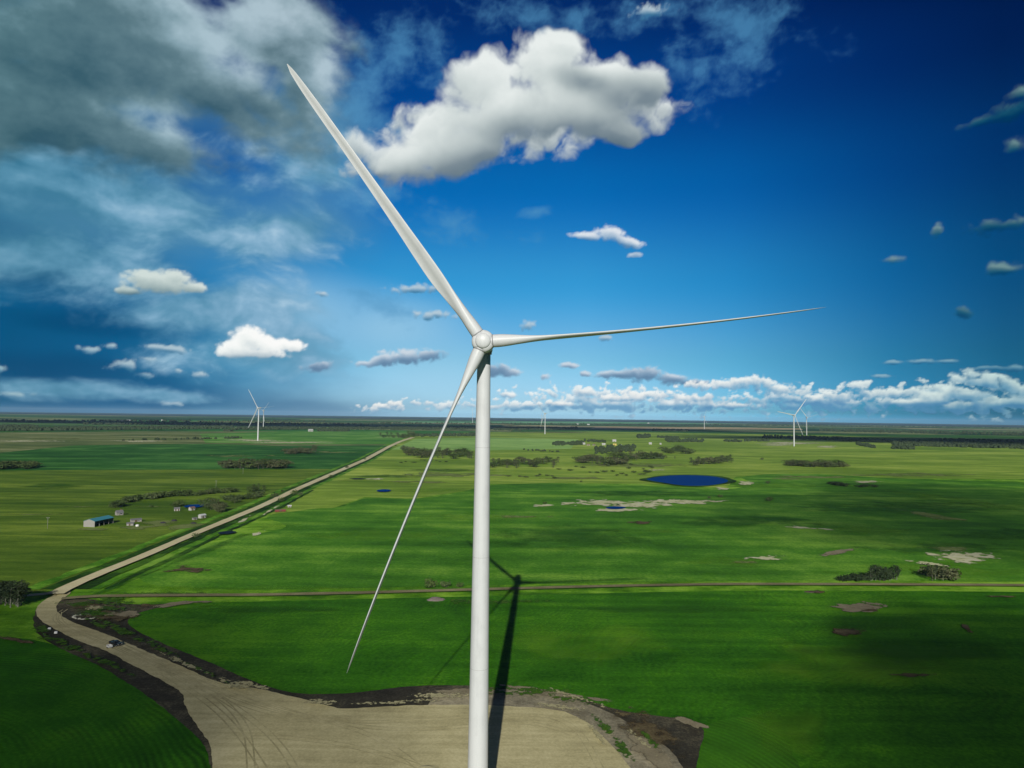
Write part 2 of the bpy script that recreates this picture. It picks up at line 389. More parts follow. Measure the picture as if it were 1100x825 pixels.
def ground_mat(name, cols, big=.006, mid=.05, fine=.7, rows=None, rowamp=.12, contrast=1.0, bump=.0, stretch=None, streak=None, fineamp=.22):
    """cols = [dark, base, light] albedo; mottled at three scales; rows = (spacing, (cx, cy) or angle)"""
    m, T, b, out = new_mat(name)
    p = pos(T)
    if stretch:
        mp = T.new('ShaderNodeMapping'); T.put(mp.inputs[0], p)
        mp.inputs[2].default_value = (0, 0, stretch[0]); mp.inputs[3].default_value = (stretch[1], stretch[2], 1); ps = mp.outputs[0]
    else: ps = p
    n1 = T.noise(ps, big, 4, .55); n2 = T.noise(ps, mid, 7, .72); n3 = T.noise(p, fine, 5, .7)
    v = T.math('ADD', T.math('MULTIPLY', T.math('SUBTRACT', n1, .5), 2.0 * contrast), T.math('MULTIPLY', T.math('SUBTRACT', n2, .5), 1.5 * contrast))
    v = T.math('ADD', v, T.math('MULTIPLY', T.math('SUBTRACT', n3, .5), fineamp * 4))
    if streak:
        mp = T.new('ShaderNodeMapping'); T.put(mp.inputs[0], p)
        mp.inputs[2].default_value = (0, 0, streak[0]); mp.inputs[3].default_value = (streak[1], streak[2], 1)
        n4 = T.noise(mp.outputs[0], 1.0, 4, .6)
        v = T.math('ADD', v, T.math('MULTIPLY', T.math('SUBTRACT', n4, .5), streak[3] * 1.5))
    v = T.math('ADD', v, .5)
    c = T.ramp(v, [(0.05, cols[0]), (.5, cols[1]), (.95, cols[2])])
    if rows:
        kind, sp, arg, off, soft = rows
        # distorted seed rows, either straight (angle) or as rings round a point
        warp = T.math('MULTIPLY', T.math('SUBTRACT', T.noise(p, .012, 3, .5), .5), soft)
        sepn = T.new('ShaderNodeSeparateXYZ'); T.put(sepn.inputs[0], p)
        if kind == 'ring':
            dx = T.math('SUBTRACT', sepn.outputs[0], arg[0]); dy = T.math('SUBTRACT', sepn.outputs[1], arg[1])
            d = T.math('SQRT', T.math('ADD', T.math('MULTIPLY', dx, dx), T.math('MULTIPLY', dy, dy)))
        else:
            d = T.math('ADD', T.math('MULTIPLY', sepn.outputs[0], math.cos(arg)), T.math('MULTIPLY', sepn.outputs[1], math.sin(arg)))
        d = T.math('ADD', d, warp)
        w = T.math('SINE', T.math('MULTIPLY', d, 2 * math.pi / sp))
        w2 = T.math('SINE', T.math('MULTIPLY', d, 2 * math.pi / (sp * 6.3)))
        amp = T.math('MULTIPLY', T.smooth(T.noise(p, .02, 3, .5), .38, .68), rowamp)
        k = T.math('ADD', 1.0, T.math('MULTIPLY', T.math('ADD', w, T.math('MULTIPLY', w2, .6)), amp))
        vm = T.new('ShaderNodeVectorMath', operation='SCALE'); T.put(vm.inputs[0], c); T.put(vm.inputs[3], k); c = vm.outputs[0]
    T.put(b.inputs['Base Color'], c)
    b.inputs['Roughness'].default_value = .95; b.inputs['Specular IOR Level'].default_value = .08
    if bump:
        bn = T.new('ShaderNodeBump'); bn.inputs['Strength'].default_value = bump; bn.inputs['Distance'].default_value = .25
        T.put(bn.inputs['Height'], T.noise(p, 1.6, 5, .7)); T.l.new(bn.outputs[0], b.inputs['Normal'])
    return m
def patch_mat(name, cols, scale=.25, k=1.2, lo=.36, hi=.62, fine=1.5, rough=.95, spec=.08, amax=1.0):
    """a stain on the ground whose rim breaks up: alpha from the attribute 'rim' and noise"""
    m, T, b, out = new_mat(name)
    p = pos(T)
    n = T.noise(p, scale, 6, .62); n2 = T.noise(p, fine, 4, .6)
    at = T.new('ShaderNodeAttribute', attribute_name='rim')
    nb = T.noise(p, scale * .22, 4, .6)
    a = T.math('ADD', at.outputs['Fac'], T.math('MULTIPLY', T.math('SUBTRACT', n, .5), k * 2.6))
    a = T.math('ADD', a, T.math('MULTIPLY', T.math('SUBTRACT', nb, .5), k * 1.6))
    a = T.smooth(a, lo, hi, 0, amax)
    c = T.ramp(T.math('ADD', T.math('MULTIPLY', n, .6), T.math('MULTIPLY', n2, .4)), [(.3, cols[0]), (.5, cols[1]), (.7, cols[2])])
    T.put(b.inputs['Base Color'], c); b.inputs['Roughness'].default_value = rough
    b.inputs['Specular IOR Level'].default_value = spec
    T.put(b.inputs['Alpha'], a)
    return m
def G(r, g, b, k=2.0):
    """albedo that shows as this colour in full sun on level ground"""
    c = lin(r, g, b); return tuple(min(.75, x * k) for x in c)

# ------------------------------------------------------------------ sheets on the ground
LAYER = [0]
def jitter_poly(pts, step, amp, freq, closed=True):
    out = []
    n = len(pts)
    for i in range(n if closed else n - 1):
        a, b = pts[i], pts[(i + 1) % n]
        L = (b - a).length; dist = max(60, min(a.y, b.y)); st = step * max(1, dist / 250)
        k = max(1, min(400, int(L / st)))
        for j in range(k):
            p = a.lerp(b, j / k)
            f = freq / max(1, dist / 250); am = amp * max(1, min(6, dist / 300))
            v = noise.noise_vector(Vector((p.x * f, p.y * f, 3.3))) + noise.noise_vector(Vector((p.x * f * 4, p.y * f * 4, 9.3))) * .4
            out.append(Vector((p.x + v.x * am, p.y + v.y * am, 0)))
    return out
def smooth_px(pts, it=1):
    """Chaikin corner cutting on a closed outline"""
    for _ in range(it):
        o = []
        for i in range(len(pts)):
            a, b = pts[i], pts[(i + 1) % len(pts)]
            o.append((a[0] * .75 + b[0] * .25, a[1] * .75 + b[1] * .25)); o.append((a[0] * .25 + b[0] * .75, a[1] * .25 + b[1] * .75))
        pts = o
    return pts
def sheet(name, px, mat, z, amp=.8, step=3, freq=.08, it=0, label=None, world_pts=None):
    pts = world_pts or [gp(*p) for p in (smooth_px(px, it) if it else px)]
    pts = jitter_poly(pts, step, amp, freq)
    tris = geometry.tessellate_polygon([[Vector((p.x, p.y, 0)) for p in pts]])
    me = bpy.data.meshes.new(name)
    fs = []
    for t in tris:
        a, b, c = (pts[i] for i in t)
        cr = (b - a).cross(c - a).z
        if abs(cr) < 1e-7: continue
        fs.append(t if cr > 0 else (t[0], t[2], t[1]))
    me.from_pydata([(p.x, p.y, z) for p in pts], [], fs); me.materials.append(mat)
    o = bpy.data.objects.new(name, me); COL.objects.link(o); o['kind'] = 'structure'
    return o
def ribbon(name, line, w, mat, z, wob=.25):
    """a road: centre line in world points, widths in metres"""
    pts = []
    for i in range(len(line) - 1):
        a, b = line[i], line[i + 1]; L = (b - a).length; k = max(1, int(L / max(6, a.y / 60)))
        for j in range(k): pts.append((a.lerp(b, j / k), (w[i] + (w[i + 1] - w[i]) * j / k) if isinstance(w, list) else w))
    pts.append((line[-1], w[-1] if isinstance(w, list) else w))
    # smooth
    P_ = [p for p, _ in pts]
    for _ in range(3): P_ = [P_[0]] + [(P_[i - 1] + P_[i] * 2 + P_[i + 1]) / 4 for i in range(1, len(P_) - 1)] + [P_[-1]]
    vs, fs = [], []
    for i, p in enumerate(P_):
        t = (P_[min(i + 1, len(P_) - 1)] - P_[max(0, i - 1)]).normalized(); s = Vector((-t.y, t.x, 0))
        hw = pts[i][1] / 2
        a = noise.noise(Vector((p.x * .07, p.y * .07, 1))) * wob; b = noise.noise(Vector((p.x * .07, p.y * .07, 7))) * wob
        vs += [p + s * (hw + a), p - s * (hw + b)]
        if i: k = 2 * i; fs.append((k - 2, k - 1, k + 1, k))
    me = bpy.data.meshes.new(name); me.from_pydata([(v.x, v.y, z) for v in vs], [], fs); me.materials.append(mat)
    o = bpy.data.objects.new(name, me); COL.objects.link(o); o['kind'] = 'structure'
    return o
def patch(name, cx, cy, rx, ry, mat, z, rot=0, wob=.25, seed=0, rin=.55):
    """an uneven stain around photo pixel (cx, cy), radii in photo pixels"""
    rng = random.Random(seed * 7 + int(cx * 3 + cy)); N = 36
    vs, rim = [], []
    c0 = gp(cx, cy); vs.append(c0); rim.append(1.0)
    for ring, (rr, val) in enumerate(((rin * .5, .95), (rin, .75), ((1 + rin) / 2, .42), (1.0, .12), (1.25, -.5))):
        for i in range(N):
            a = 2 * math.pi * i / N
            k = rr * (1 + wob * noise.noise(Vector((math.cos(a) * 1.3 + cx, math.sin(a) * 1.3 + cy, seed))) * 2)
            dx, dy = math.cos(a) * rx * k, math.sin(a) * ry * k
            c, s = math.cos(R(rot)), math.sin(R(rot))
            vs.append(gp(cx + dx * c - dy * s, max(cy + dx * s + dy * c, 452))); rim.append(val)
    fs = [(0, 1 + (i + 1) % N, 1 + i) for i in range(N)]
    for r_ in range(4):
        o0 = 1 + r_ * N; o1 = o0 + N
        for i in range(N): j = (i + 1) % N; fs.append((o0 + i, o0 + j, o1 + j, o1 + i))
    me = bpy.data.meshes.new(name); me.from_pydata([(v.x, v.y, z) for v in vs], [], fs)
    # make all normals face up
    bm = bmesh.new(); bm.from_mesh(me); bm.normal_update()
    bmesh.ops.reverse_faces(bm, faces=[f for f in bm.faces if f.normal.z < 0]); bm.to_mesh(me); bm.free()
    at = me.attributes.new('rim', 'FLOAT', 'POINT'); at.data.foreach_set('value', rim)
    me.materials.append(mat)
    o = bpy.data.objects.new(name, me); COL.objects.link(o); o['kind'] = 'structure'
    return o

# ---- colours (albedo)
M_far = None
def far_ground():
    m, T, b, out = new_mat('prairie_ground')
    p = pos(T)
    # quarter-section patchwork of far fields, cell edges broken by scrub
    sepn = T.new('ShaderNodeSeparateXYZ'); T.put(sepn.inputs[0], p)
    w1 = T.math('MULTIPLY', T.math('SUBTRACT', T.noise(p, .0006, 3, .5), .5), 900)
    def cells(sx, sy, seed):
        fx = T.math('FLOOR', T.math('DIVIDE', T.math('ADD', sepn.outputs[0], w1), sx))
        fy = T.math('FLOOR', T.math('DIVIDE', T.math('ADD', sepn.outputs[1], T.math('MULTIPLY', w1, .35)), sy))
        c = T.new('ShaderNodeCombineXYZ'); T.put(c.inputs[0], fx); T.put(c.inputs[1], fy); c.inputs[2].default_value = seed
        wn = T.new('ShaderNodeTexWhiteNoise'); T.put(wn.inputs['Vector'], c.outputs[0]); return wn.outputs['Value']
    c1 = cells(1600, 800, 1.5)
    col = T.ramp(c1, [(0, G(24, 52, 24)), (.2, G(38, 74, 26)), (.42, G(60, 88, 44)), (.6, G(40, 84, 30)), (.74, G(96, 104, 68)), (.86, G(52, 78, 44)), (.95, G(118, 112, 84))], 'CONSTANT')
    n = T.noise(p, .0016, 6, .6)
    wood = T.smooth(n, .50, .60)
    n2 = T.noise(p, .012, 5, .6)
    wood = T.math('MULTIPLY', wood, T.smooth(n2, .35, .6))
    col = T.mix(T.math('MULTIPLY', wood, .85), col, G(16, 34, 26))
    k = T.math('ADD', .75, T.math('MULTIPLY', T.noise(p, .03, 5, .6), .5))
    vm = T.new('ShaderNodeVectorMath', operation='SCALE'); T.put(vm.inputs[0], col); T.put(vm.inputs[3], k)
    T.put(b.inputs['Base Color'], vm.outputs[0]); b.inputs['Roughness'].default_value = 1; b.inputs['Specular IOR Level'].default_value = .05
    return m
far = far_ground()
Nf = 128; RG = 34000
vs = [(0, 0, 0)] + [(math.cos(2 * math.pi * i / Nf) * RG, math.sin(2 * math.pi * i / Nf) * RG, 0) for i in range(Nf)]
me = bpy.data.meshes.new('ground'); me.from_pydata(vs, [], [(0, 1 + i, 1 + (i + 1) % Nf) for i in range(Nf)]); me.materials.append(far)
go = bpy.data.objects.new('ground', me); COL.objects.link(go); go['kind'] = 'structure'

pasture = ground_mat('pasture', [G(68, 94, 24), G(94, 118, 38), G(128, 144, 62)], .004, .03, .5, stretch=(0, .6, 1.6), contrast=.9, streak=(.02, .006, .05, .8))
pastureL = ground_mat('pasture_olive', [G(44, 68, 12), G(64, 86, 20), G(92, 110, 36)], .006, .04, .5, stretch=(.05, .5, 1.8), contrast=1.0, streak=(.1, .01, .07, .9))
brownp = ground_mat('dry_pasture', [G(54, 70, 36), G(76, 88, 46), G(110, 112, 78)], .004, .02, .3, stretch=(0, .5, 1.8), contrast=1.2, streak=(-.03, .003, .03, 1.2))
meadow = ground_mat('rough_meadow', [G(40, 76, 8), G(68, 108, 16), G(104, 138, 42)], .012, .07, .8, contrast=1.3, streak=(.1, .02, .08, .9), bump=.3)
cropF = ground_mat('young_crop', [G(22, 60, 2), G(38, 82, 5), G(62, 106, 12)], .009, .05, .8, rows=('line', 3.6, R(152), 0, 90), rowamp=.11, contrast=.75, streak=(R(-28), .006, .10, .8), fineamp=.3, bump=.25)
cropG = ground_mat('young_crop_rings', [G(18, 54, 2), G(30, 74, 4), G(50, 94, 8)], .010, .05, 1.0, rows=('ring', 1.9, (-190, 118), 0, 22), rowamp=.30, contrast=.8, fineamp=.3, bump=.3)
cropD = ground_mat('green_crop', [G(34, 72, 9), G(54, 97, 18), G(92, 128, 40)], .006, .03, .5, rows=('line', 7.0, R(80), 0, 60), rowamp=.07, contrast=.85, streak=(.03, .004, .04, .85), fineamp=.3)
cropU = ground_mat('dark_crop', [G(18, 56, 14), G(32, 74, 22), G(66, 106, 44)], .003, .012, .3, contrast=.8, streak=(R(9), .0035, .05, 1.25))
palef = ground_mat('pale_field', [G(84, 116, 54), G(104, 136, 68), G(128, 154, 88)], .003, .012, .3, contrast=.6, streak=(0, .002, .03, .8))
soil = ground_mat('bare_soil', [G(30, 29, 24), G(46, 44, 36), G(80, 76, 60)], .02, .12, 1.0, contrast=1.0, bump=.8, fineamp=.35)
greysoil = ground_mat('grey_soil', [G(70, 66, 54), G(98, 94, 78), G(128, 122, 102)], .03, .15, 1.1, contrast=1.0, bump=.6, fineamp=.3)
gravel = ground_mat('gravel_road', [G(132, 126, 98), G(156, 149, 118), G(178, 171, 142)], .01, .09, 1.4, contrast=.6, fineamp=.18)
padm = ground_mat('gravel_pad', [G(120, 114, 84), G(142, 136, 102), G(158, 152, 118)], .02, .10, 1.3, contrast=.8, streak=(R(35), .02, .35, .8), fineamp=.3, bump=.2)
trackm = ground_mat('dirt_track', [G(70, 68, 46), G(94, 90, 64), G(118, 114, 86)], .02, .12, 1.2, contrast=.7)

# ---- bands of the far distance (beyond 1.5 km), left to right in the photo
sheet('meadow', [(-250, 478), (430, 470), (1400, 480), (1500, 1100), (-500, 1100)], meadow, .02, 0, 40)
sheet('pasture_far', [(-200, 467), (120, 463.5), (445, 463.5), (446, 470), (380, 486), (-200, 492)], brownp, .04, 2, 20)
sheet('pasture_middle', [(440, 468), (520, 464), (640, 463.5), (900, 468), (1350, 478), (1400, 517), (960, 514), (880, 509), (790, 512), (780, 524), (700, 520), (589, 519), (526, 520), (507, 526), (444, 536), (392, 534), (360, 545), (322, 556), (290, 553), (320, 527), (376, 498), (418, 479)], pasture, .06, 1.5, 12)
sheet('pale_field', [(446, 471.5), (520, 470), (622, 472), (612, 482), (520, 484), (420, 483)], palef, .08, 1, 20)
sheet('upper_crop', [(-200, 500), (0, 486.5), (80, 478.5), (160, 477), (240, 477), (300, 479), (418, 478.5), (393, 494), (366, 504), (240, 504.2), (0, 505.5), (-200, 507)], cropU, .08, 1.5, 12)
sheet('turbine_field', [(215, 466), (300, 463.5), (440, 463.5), (441, 468.5), (420, 477), (330, 477.4), (220, 475.5)], ground_mat('light_crop', [G(44, 86, 26), G(64, 108, 34), G(104, 130, 70)], .003, .012, .3, contrast=.8, streak=(R(4), .002, .04, 1.0)), .07, 1, 12)
sheet('left_pasture', [(-300, 508), (0, 505.5), (240, 504.2), (366, 504), (320, 524.5), (275, 543), (205, 572), (150, 596), (100, 616), (60, 633), (0, 641), (-300, 652)], pastureL, .08, .8, 5)
sheet('right_pasture', [(800, 493), (1000, 494), (1400, 500), (1420, 514), (960, 511), (880, 507), (800, 509)], pasture, .10, 1, 10)
# ---- crop fields
cropD_px = [(150, 613), (200, 590), (257, 577), (289, 571.5), (308, 566.5), (304, 562), (286.5, 557), (289, 552.5), (320, 549), (334, 546.5), (367, 545.5), (382.5, 538.5), (392.7, 534.6), (443.6, 536), (476.6, 533), (507, 526), (525.5, 520.6), (589, 519), (652.7, 520.6), (703.6, 522), (762, 527), (800, 524), (806, 518), (793, 512), (830, 509), (880, 509), (960, 514), (1120, 519), (1400, 530), (1400, 626), (1100, 625.5), (940, 624), (780, 624), (504, 629), (420, 631), (280, 634), (225, 633), (170, 630), (150, 624)]
sheet('middle_crop', cropD_px, cropD, .12, .9, 3, .05, it=1)
F_px = [(139, 664), (147, 659), (175, 652), (200, 648.5), (280, 646.5), (504, 641), (780, 634.5), (940, 635), (1100, 636), (1400, 640), (1500, 1100), (740, 1100), (745, 850), (748, 825), (753.6, 799), (758, 782), (737, 773), (704.5, 769.6), (663.6, 763.6), (622.7, 750), (576, 742), (524.5, 738.5), (504.5, 736), (444.5, 737), (403.6, 742), (365, 746), (322, 746), (289, 739), (267, 731), (232, 714.5), (191, 698), (160, 685), (145, 677), (137, 670)]
soil_px = [(40, 650), (62, 640), (100, 645), (150, 650), (190, 648), (200, 655), (160, 670), (200, 690), (300, 735), (360, 742), (440, 733), (520, 733), (600, 742), (680, 762), (762, 772), (766, 800), (756, 830), (760, 1100), (200, 1100), (224, 830), (190, 790), (100, 722), (72, 703), (40, 684), (33, 668)]
sheet('bare_soil', soil_px, soil, .10, 1.0, 3, .06, it=1)
sheet('grey_soil', [(470, 742), (525, 739.5), (576, 743), (618, 750), (655, 766), (690, 785), (722, 808), (738, 830), (760, 1000), (560, 1000), (500, 800), (450, 775)], greysoil, .14, .8, 2, .12, it=1)
sheet('lower_crop', F_px, cropF, .18, .5, 1.5, .12, it=1)
sheet('corner_crop', [(-200, 700), (0, 683), (49, 689.6), (73.6, 701), (109, 717), (136, 733.6), (163.6, 751), (191, 774.5), (212.6, 791), (222.5, 807), (226, 825), (240, 900), (260, 1100), (-400, 1100)], cropG, .18, .4, 1.2, .15, it=1)
sheet('headland_crop', [(759, 781), (775, 772), (810, 770), (842, 790), (862, 830), (880, 1100), (740, 1100), (746, 850), (749, 825), (754.5, 799)], ground_mat('headland_rows', [G(22, 58, 4), G(40, 80, 9), G(62, 104, 18)], .009, .05, 1.1, rows=('ring', 1.9, tuple(gp(700, 850)[:2]), 0, 10), rowamp=.26, contrast=.5, fineamp=.16), .183, .6, 1.5, .12, it=1)
sheet('far_brown_field', [(636, 460.6), (640, 458.4), (760, 458.6), (860, 460.2), (862, 461.6), (760, 461.2)], ground_mat('far_brown', [G(92, 84, 60), G(128, 116, 88), G(150, 140, 110)], .002, .01, .1), .09, 2, 20)
sheet('far_green_field', [(120, 459.4), (300, 458.6), (420, 458.8), (400, 459.8), (200, 460.6)], palef, .09, 2, 20)
sheet('far_green_field', [(430, 452.6), (700, 453.0), (900, 455.6), (700, 455.0), (440, 454.2)], ground_mat('far_teal', [G(50, 96, 60), G(78, 124, 84), G(104, 146, 104)], .0008, .004, .1), .09, 2, 20)
sheet('far_green_field', [(0, 451.6), (260, 451.0), (300, 452.4), (30, 453.4)], ground_mat('far_dark_green', [G(20, 60, 30), G(36, 84, 40), G(70, 110, 60)], .0008, .004, .1), .09, 2, 20)
sheet('far_green_field', [(900, 471.5), (1130, 473.6), (1140, 475.4), (930, 473.6)], cropU, .09, 2, 20)
sheet('far_woods', None, ground_mat('far_wood_floor', [G(8, 20, 22), G(14, 30, 30), G(30, 56, 40)], .0004, .002, .05, contrast=.8), .12, 60, 200, .02, world_pts=[Vector((-27000, 15500, 0)), Vector((27000, 13000, 0)), Vector((17000, 29000, 0)), Vector((-17000, 29000, 0))])
# ---- tracks and roads
ribbon('dirt_track', [gp(66, 645), gp(84, 642.3), gp(180, 641.4), gp(280, 640.8), gp(390, 638.5), gp(504, 635.2), gp(640, 631.5), gp(780, 629), gp(940, 629.2), gp(1100, 630.2), gp(1400, 633)], 4.8, trackm, 1.0)
roadw = [gp(58, 640), gp(70, 633.5), gp(102, 619.5), gp(153, 599), gp(211, 573.6), gp(240, 561.6), gp(280, 545), gp(318, 526.6), gp(357, 509.6), gp(392.7, 494), gp(418, 480), gp(430, 474.5), gp(443.6, 470)]
ribbon('gravel_road', roadw, [8.5, 7.6, 7.2, 7.2, 7.4, 7.8, 8.4, 9, 10, 11.5, 13, 15, 18], gravel, 1.02, .5)
ribbon('side_road', [gp(64, 636.5), gp(50, 638.2), gp(28, 640.5), gp(0, 642), gp(-120, 652)], 4.6, gravel, .21)
pad_px = [(60, 638), (46, 646), (38, 654.5), (41, 665.4), (62.7, 679), (90, 691), (114.5, 699.5), (144.5, 716), (175, 732), (197, 745), (198, 757), (207, 774.5), (221, 791), (229, 812), (234, 900), (300, 1100), (800, 1100), (720, 880), (678, 826), (655, 799), (636, 780), (614.5, 767), (582, 761), (524.5, 758), (501.7, 757.5), (444.5, 758), (409, 760), (368, 762), (349, 758), (316, 749), (272.6, 739), (231.7, 733.6), (191, 714.5), (152.7, 698), (128, 687), (98, 676), (68, 664.7), (58, 654), (66, 644), (78, 636), (70, 632)]
sheet('gravel_pad', pad_px, padm, .20, .5, 1.2, .2, it=1)

def offset_line(line, d):
    out = []
    for i, p in enumerate(line):
        t = (line[min(i + 1, len(line) - 1)] - line[max(0, i - 1)]).normalized(); out.append(p + Vector((t.y, -t.x, 0)) * d)
    return out
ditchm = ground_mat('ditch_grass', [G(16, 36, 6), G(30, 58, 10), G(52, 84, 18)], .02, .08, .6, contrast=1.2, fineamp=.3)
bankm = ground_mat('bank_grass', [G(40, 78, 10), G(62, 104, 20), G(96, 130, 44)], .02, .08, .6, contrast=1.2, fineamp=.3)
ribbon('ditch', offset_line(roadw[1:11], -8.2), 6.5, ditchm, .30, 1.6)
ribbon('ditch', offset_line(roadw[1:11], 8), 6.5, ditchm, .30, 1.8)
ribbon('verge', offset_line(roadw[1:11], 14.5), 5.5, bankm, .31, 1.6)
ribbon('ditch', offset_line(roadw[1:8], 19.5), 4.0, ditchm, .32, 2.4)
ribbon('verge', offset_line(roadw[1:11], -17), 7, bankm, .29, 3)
rutm = ground_mat('wheel_ruts', [G(112, 107, 78), G(131, 125, 94), G(148, 142, 110)], .05, .3, 1.2, contrast=1.0)
for k, ln in enumerate([[(70, 655), (60, 668), (110, 690), (170, 716), (240, 752), (300, 800), (330, 860)], [(64, 658), (70, 672), (130, 696), (200, 728), (290, 760), (400, 790), (480, 850)],
                        [(120, 688), (180, 714), (250, 742), (340, 772), (440, 784), (560, 776), (620, 790)], [(150, 702), (220, 738), (262, 775), (272, 820), (270, 880)],
                        [(200, 732), (300, 768), (400, 775), (500, 770), (580, 768), (622, 784), (650, 830)], [(180, 724), (240, 765), (290, 830), (300, 880)], [(300, 790), (380, 800), (470, 830), (500, 880)]]):
    w_ = [gp(*q_) for q_ in ln]
    pts_ = []
    for i in range(len(w_) - 1):                      # round the corners
        a, b, c, d = w_[max(i - 1, 0)], w_[i], w_[i + 1], w_[min(i + 2, len(w_) - 1)]
        for j in range(8):
            t_ = j / 8; pts_.append(.5 * ((2 * b) + (c - a) * t_ + (2 * a - 5 * b + 4 * c - d) * t_ * t_ + (3 * b - a - 3 * c + d) * t_ ** 3))
    for s_ in (-.95, .95): ribbon('wheel_rut', offset_line(pts_, s_ + k * .2), .42, rutm, .205 + .004 * k, .18)
# ---- stains, wet spots, rough grass, painted cloud shade
dry = patch_mat('salt_flat', [G(96, 108, 66), G(150, 150, 116), G(190, 188, 158)], .10, 1.9, amax=.95)
brown = patch_mat('soil_patch', [G(42, 36, 24), G(60, 52, 36), G(88, 82, 58)], .18, 1.1, hi=.8)
greyp = patch_mat('grey_patch', [G(76, 72, 56), G(98, 92, 74), G(116, 110, 90)], .15, 1.0)
grassp = patch_mat('grass_patch', [G(30, 50, 14), G(44, 72, 18), G(70, 96, 28)], .5, 2.6, hi=.8, amax=.85)
yell = patch_mat('yellow_grass', [G(50, 98, 12), G(74, 116, 20), G(96, 134, 34)], .05, .9, lo=.1, hi=1.5, amax=.42)
darkg_shade = patch_mat('dark_grass_and_shade', [G(22, 58, 12), G(30, 70, 14), G(44, 84, 20)], .05, .9, lo=.1, hi=1.3, amax=.6)
marsh = patch_mat('marsh', [G(62, 76, 36), G(84, 98, 50), G(116, 122, 80)], .03, 1.8, hi=1.0, amax=.75)
pale_rim = patch_mat('gravel_spill', [G(104, 100, 74), G(128, 124, 94), G(150, 146, 114)], .8, 2.2, lo=.3, hi=1.1, amax=.9)
zz = [.26]
def st(name, mat, *rows):
    for r_ in rows:
        patch(name, r_[0], r_[1], r_[2], r_[3], mat, zz[0], r_[4] if len(r_) > 4 else 0, seed=len(rows)); zz[0] += .0045
st('grass_patch', yell, (250, 640, 60, 3), (380, 637, 90, 2.6), (700, 626.5, 130, 2.2), (960, 627, 120, 2.4), (330, 632, 90, 3), (200, 633, 70, 4), (1000, 612, 110, 10), (920, 568, 70, 7, 4), (300, 566, 40, 4), (830, 522, 60, 4), (845, 790, 60, 34, 15), (640, 690, 150, 26), (905, 715, 150, 24), (520, 556, 90, 5), (420, 575, 100, 7), (780, 603, 60, 7), (470, 527, 60, 3), (240, 553, 40, 4), (14, 669, 18, 4), (700, 571, 60, 3),(1040,540,110,6,8),(880,497,60,2.5))
st('dark_grass_and_shade', darkg_shade, (610, 578, 110, 16), (720, 655, 130, 6), (300, 655, 120, 5), (940, 670, 90, 10), (480, 505, 60, 2), (560, 498, 40, 1.5), (420, 512, 50, 2), (1010, 590, 90, 8), (960, 545, 130, 9), (100, 660, 25, 5), (225, 590, 60, 4, -22), (130, 628, 60, 3, -22), (60, 523, 40, 3), (690, 530, 90, 4), (1080,575,70,7),(1000,700,120,16),(800,560,90,7))  # first patch, behind the tower, is cloud shade put into the colour
st('marsh', marsh, (470, 510, 70, 2.2), (530, 552, 34, 2), (560, 555, 40, 2.4), (680, 500, 70, 2.5), (620, 514, 50, 1.5), (455, 518, 50, 1.6), (870, 513, 50, 2), (980, 510, 60, 2), (1020, 558, 60, 3, 10), (1010, 590, 50, 4), (165, 562, 30, 2.6), (140, 567, 24, 2), (200, 566, 26, 2.4, -10), (105, 569, 20, 1.4), (120, 545, 50, 1), (30, 553, 60, .7), (800, 605, 30, 3), (380, 516, 24, 1.4), (350, 486, 45, 1), (260, 490, 60, 1), (60, 471, 40, 1), (200, 468, 60, 1))
st('salt_flat', dry, (640, 541, 36, 3.4), (690, 542.5, 40, 3.6), (735, 539.5, 46, 2.4), (660, 548, 26, 1.8), (612, 541, 12, 1.4), (585, 543.5, 12, 1.2), (801, 519, 9, 2.2), (777, 525.5, 9, 1.8), (824, 600.5, 22, 3.2), (1035, 598, 34, 6.5), (1010, 596, 18, 3), (996, 606, 22, 1.8, 8), (276, 574, 8, 1.6, -20), (290, 549, 10, 1.2, -30), (262, 559, 9, 1.3, -30), (705, 505, 10, 1), (850, 476.2, 30, 1.3), (888, 480, 12, 1.2), (835, 478, 20, .8), (277, 473.4, 22, .9), (262, 472.6, 20, .7), (870, 568, 26, 1, 4), (930, 518, 14, 1.4), (310, 475.5, 46, .8), (150, 474, 30, .8), (30, 474, 40, .8), (400, 515, 14, .8))
st('soil_patch', brown, (205, 613, 26, 4), (910, 680, 24, 5.5), (980, 727, 26, 3), (878, 637, 9, 2.2), (687, 562, 12, 2), (1038, 676, 8, 3, 30), (160, 652, 12, 2), (900, 469, 10, .4), (700, 790, 46, 18, 30), (1080, 642, 20, 1.2), (95, 652, 18, 6), (120, 664, 30, 6), (590, 464.5, 60, .5), (20, 690, 24, 3, 8))
st('grey_patch', greyp, (920, 653.5, 34, 5.5), (190, 650, 28, 2.4, -8), (900, 594, 26, 2.6, -10), (600, 748, 60, 4, 8), (700, 812, 40, 14, 40), (130, 661, 20, 4), (740, 778, 24, 5, 20), (215, 648, 20, 1.4), (505, 745, 40, 4))
st('soil_patch', brown, (935, 657, 13, 2.2), (912, 680.5, 20, 3.6))
st('grass_patch', grassp, (58, 690, 24, 5, 26), (88, 702, 20, 4, 28), (44, 676, 10, 5, 30), (90, 650, 26, 3), (112, 655, 30, 3), (128, 678, 30, 4, 26), (165, 695, 30, 3.4, 27), (104, 660, 16, 4), (600, 752, 34, 4, 12), (648, 782, 22, 4, 45), (670, 808, 22, 5, 50), (560, 746, 60, 3, 3), (700, 800, 16, 3, 45), (110, 712, 30, 3.5, 25), (215, 722, 30, 2, 24), (104, 672, 14, 3, 25), (180, 640, 60, 2.4), (520, 648, 60, 2), (120, 648, 24, 4), (580, 744, 50, 2, 2))
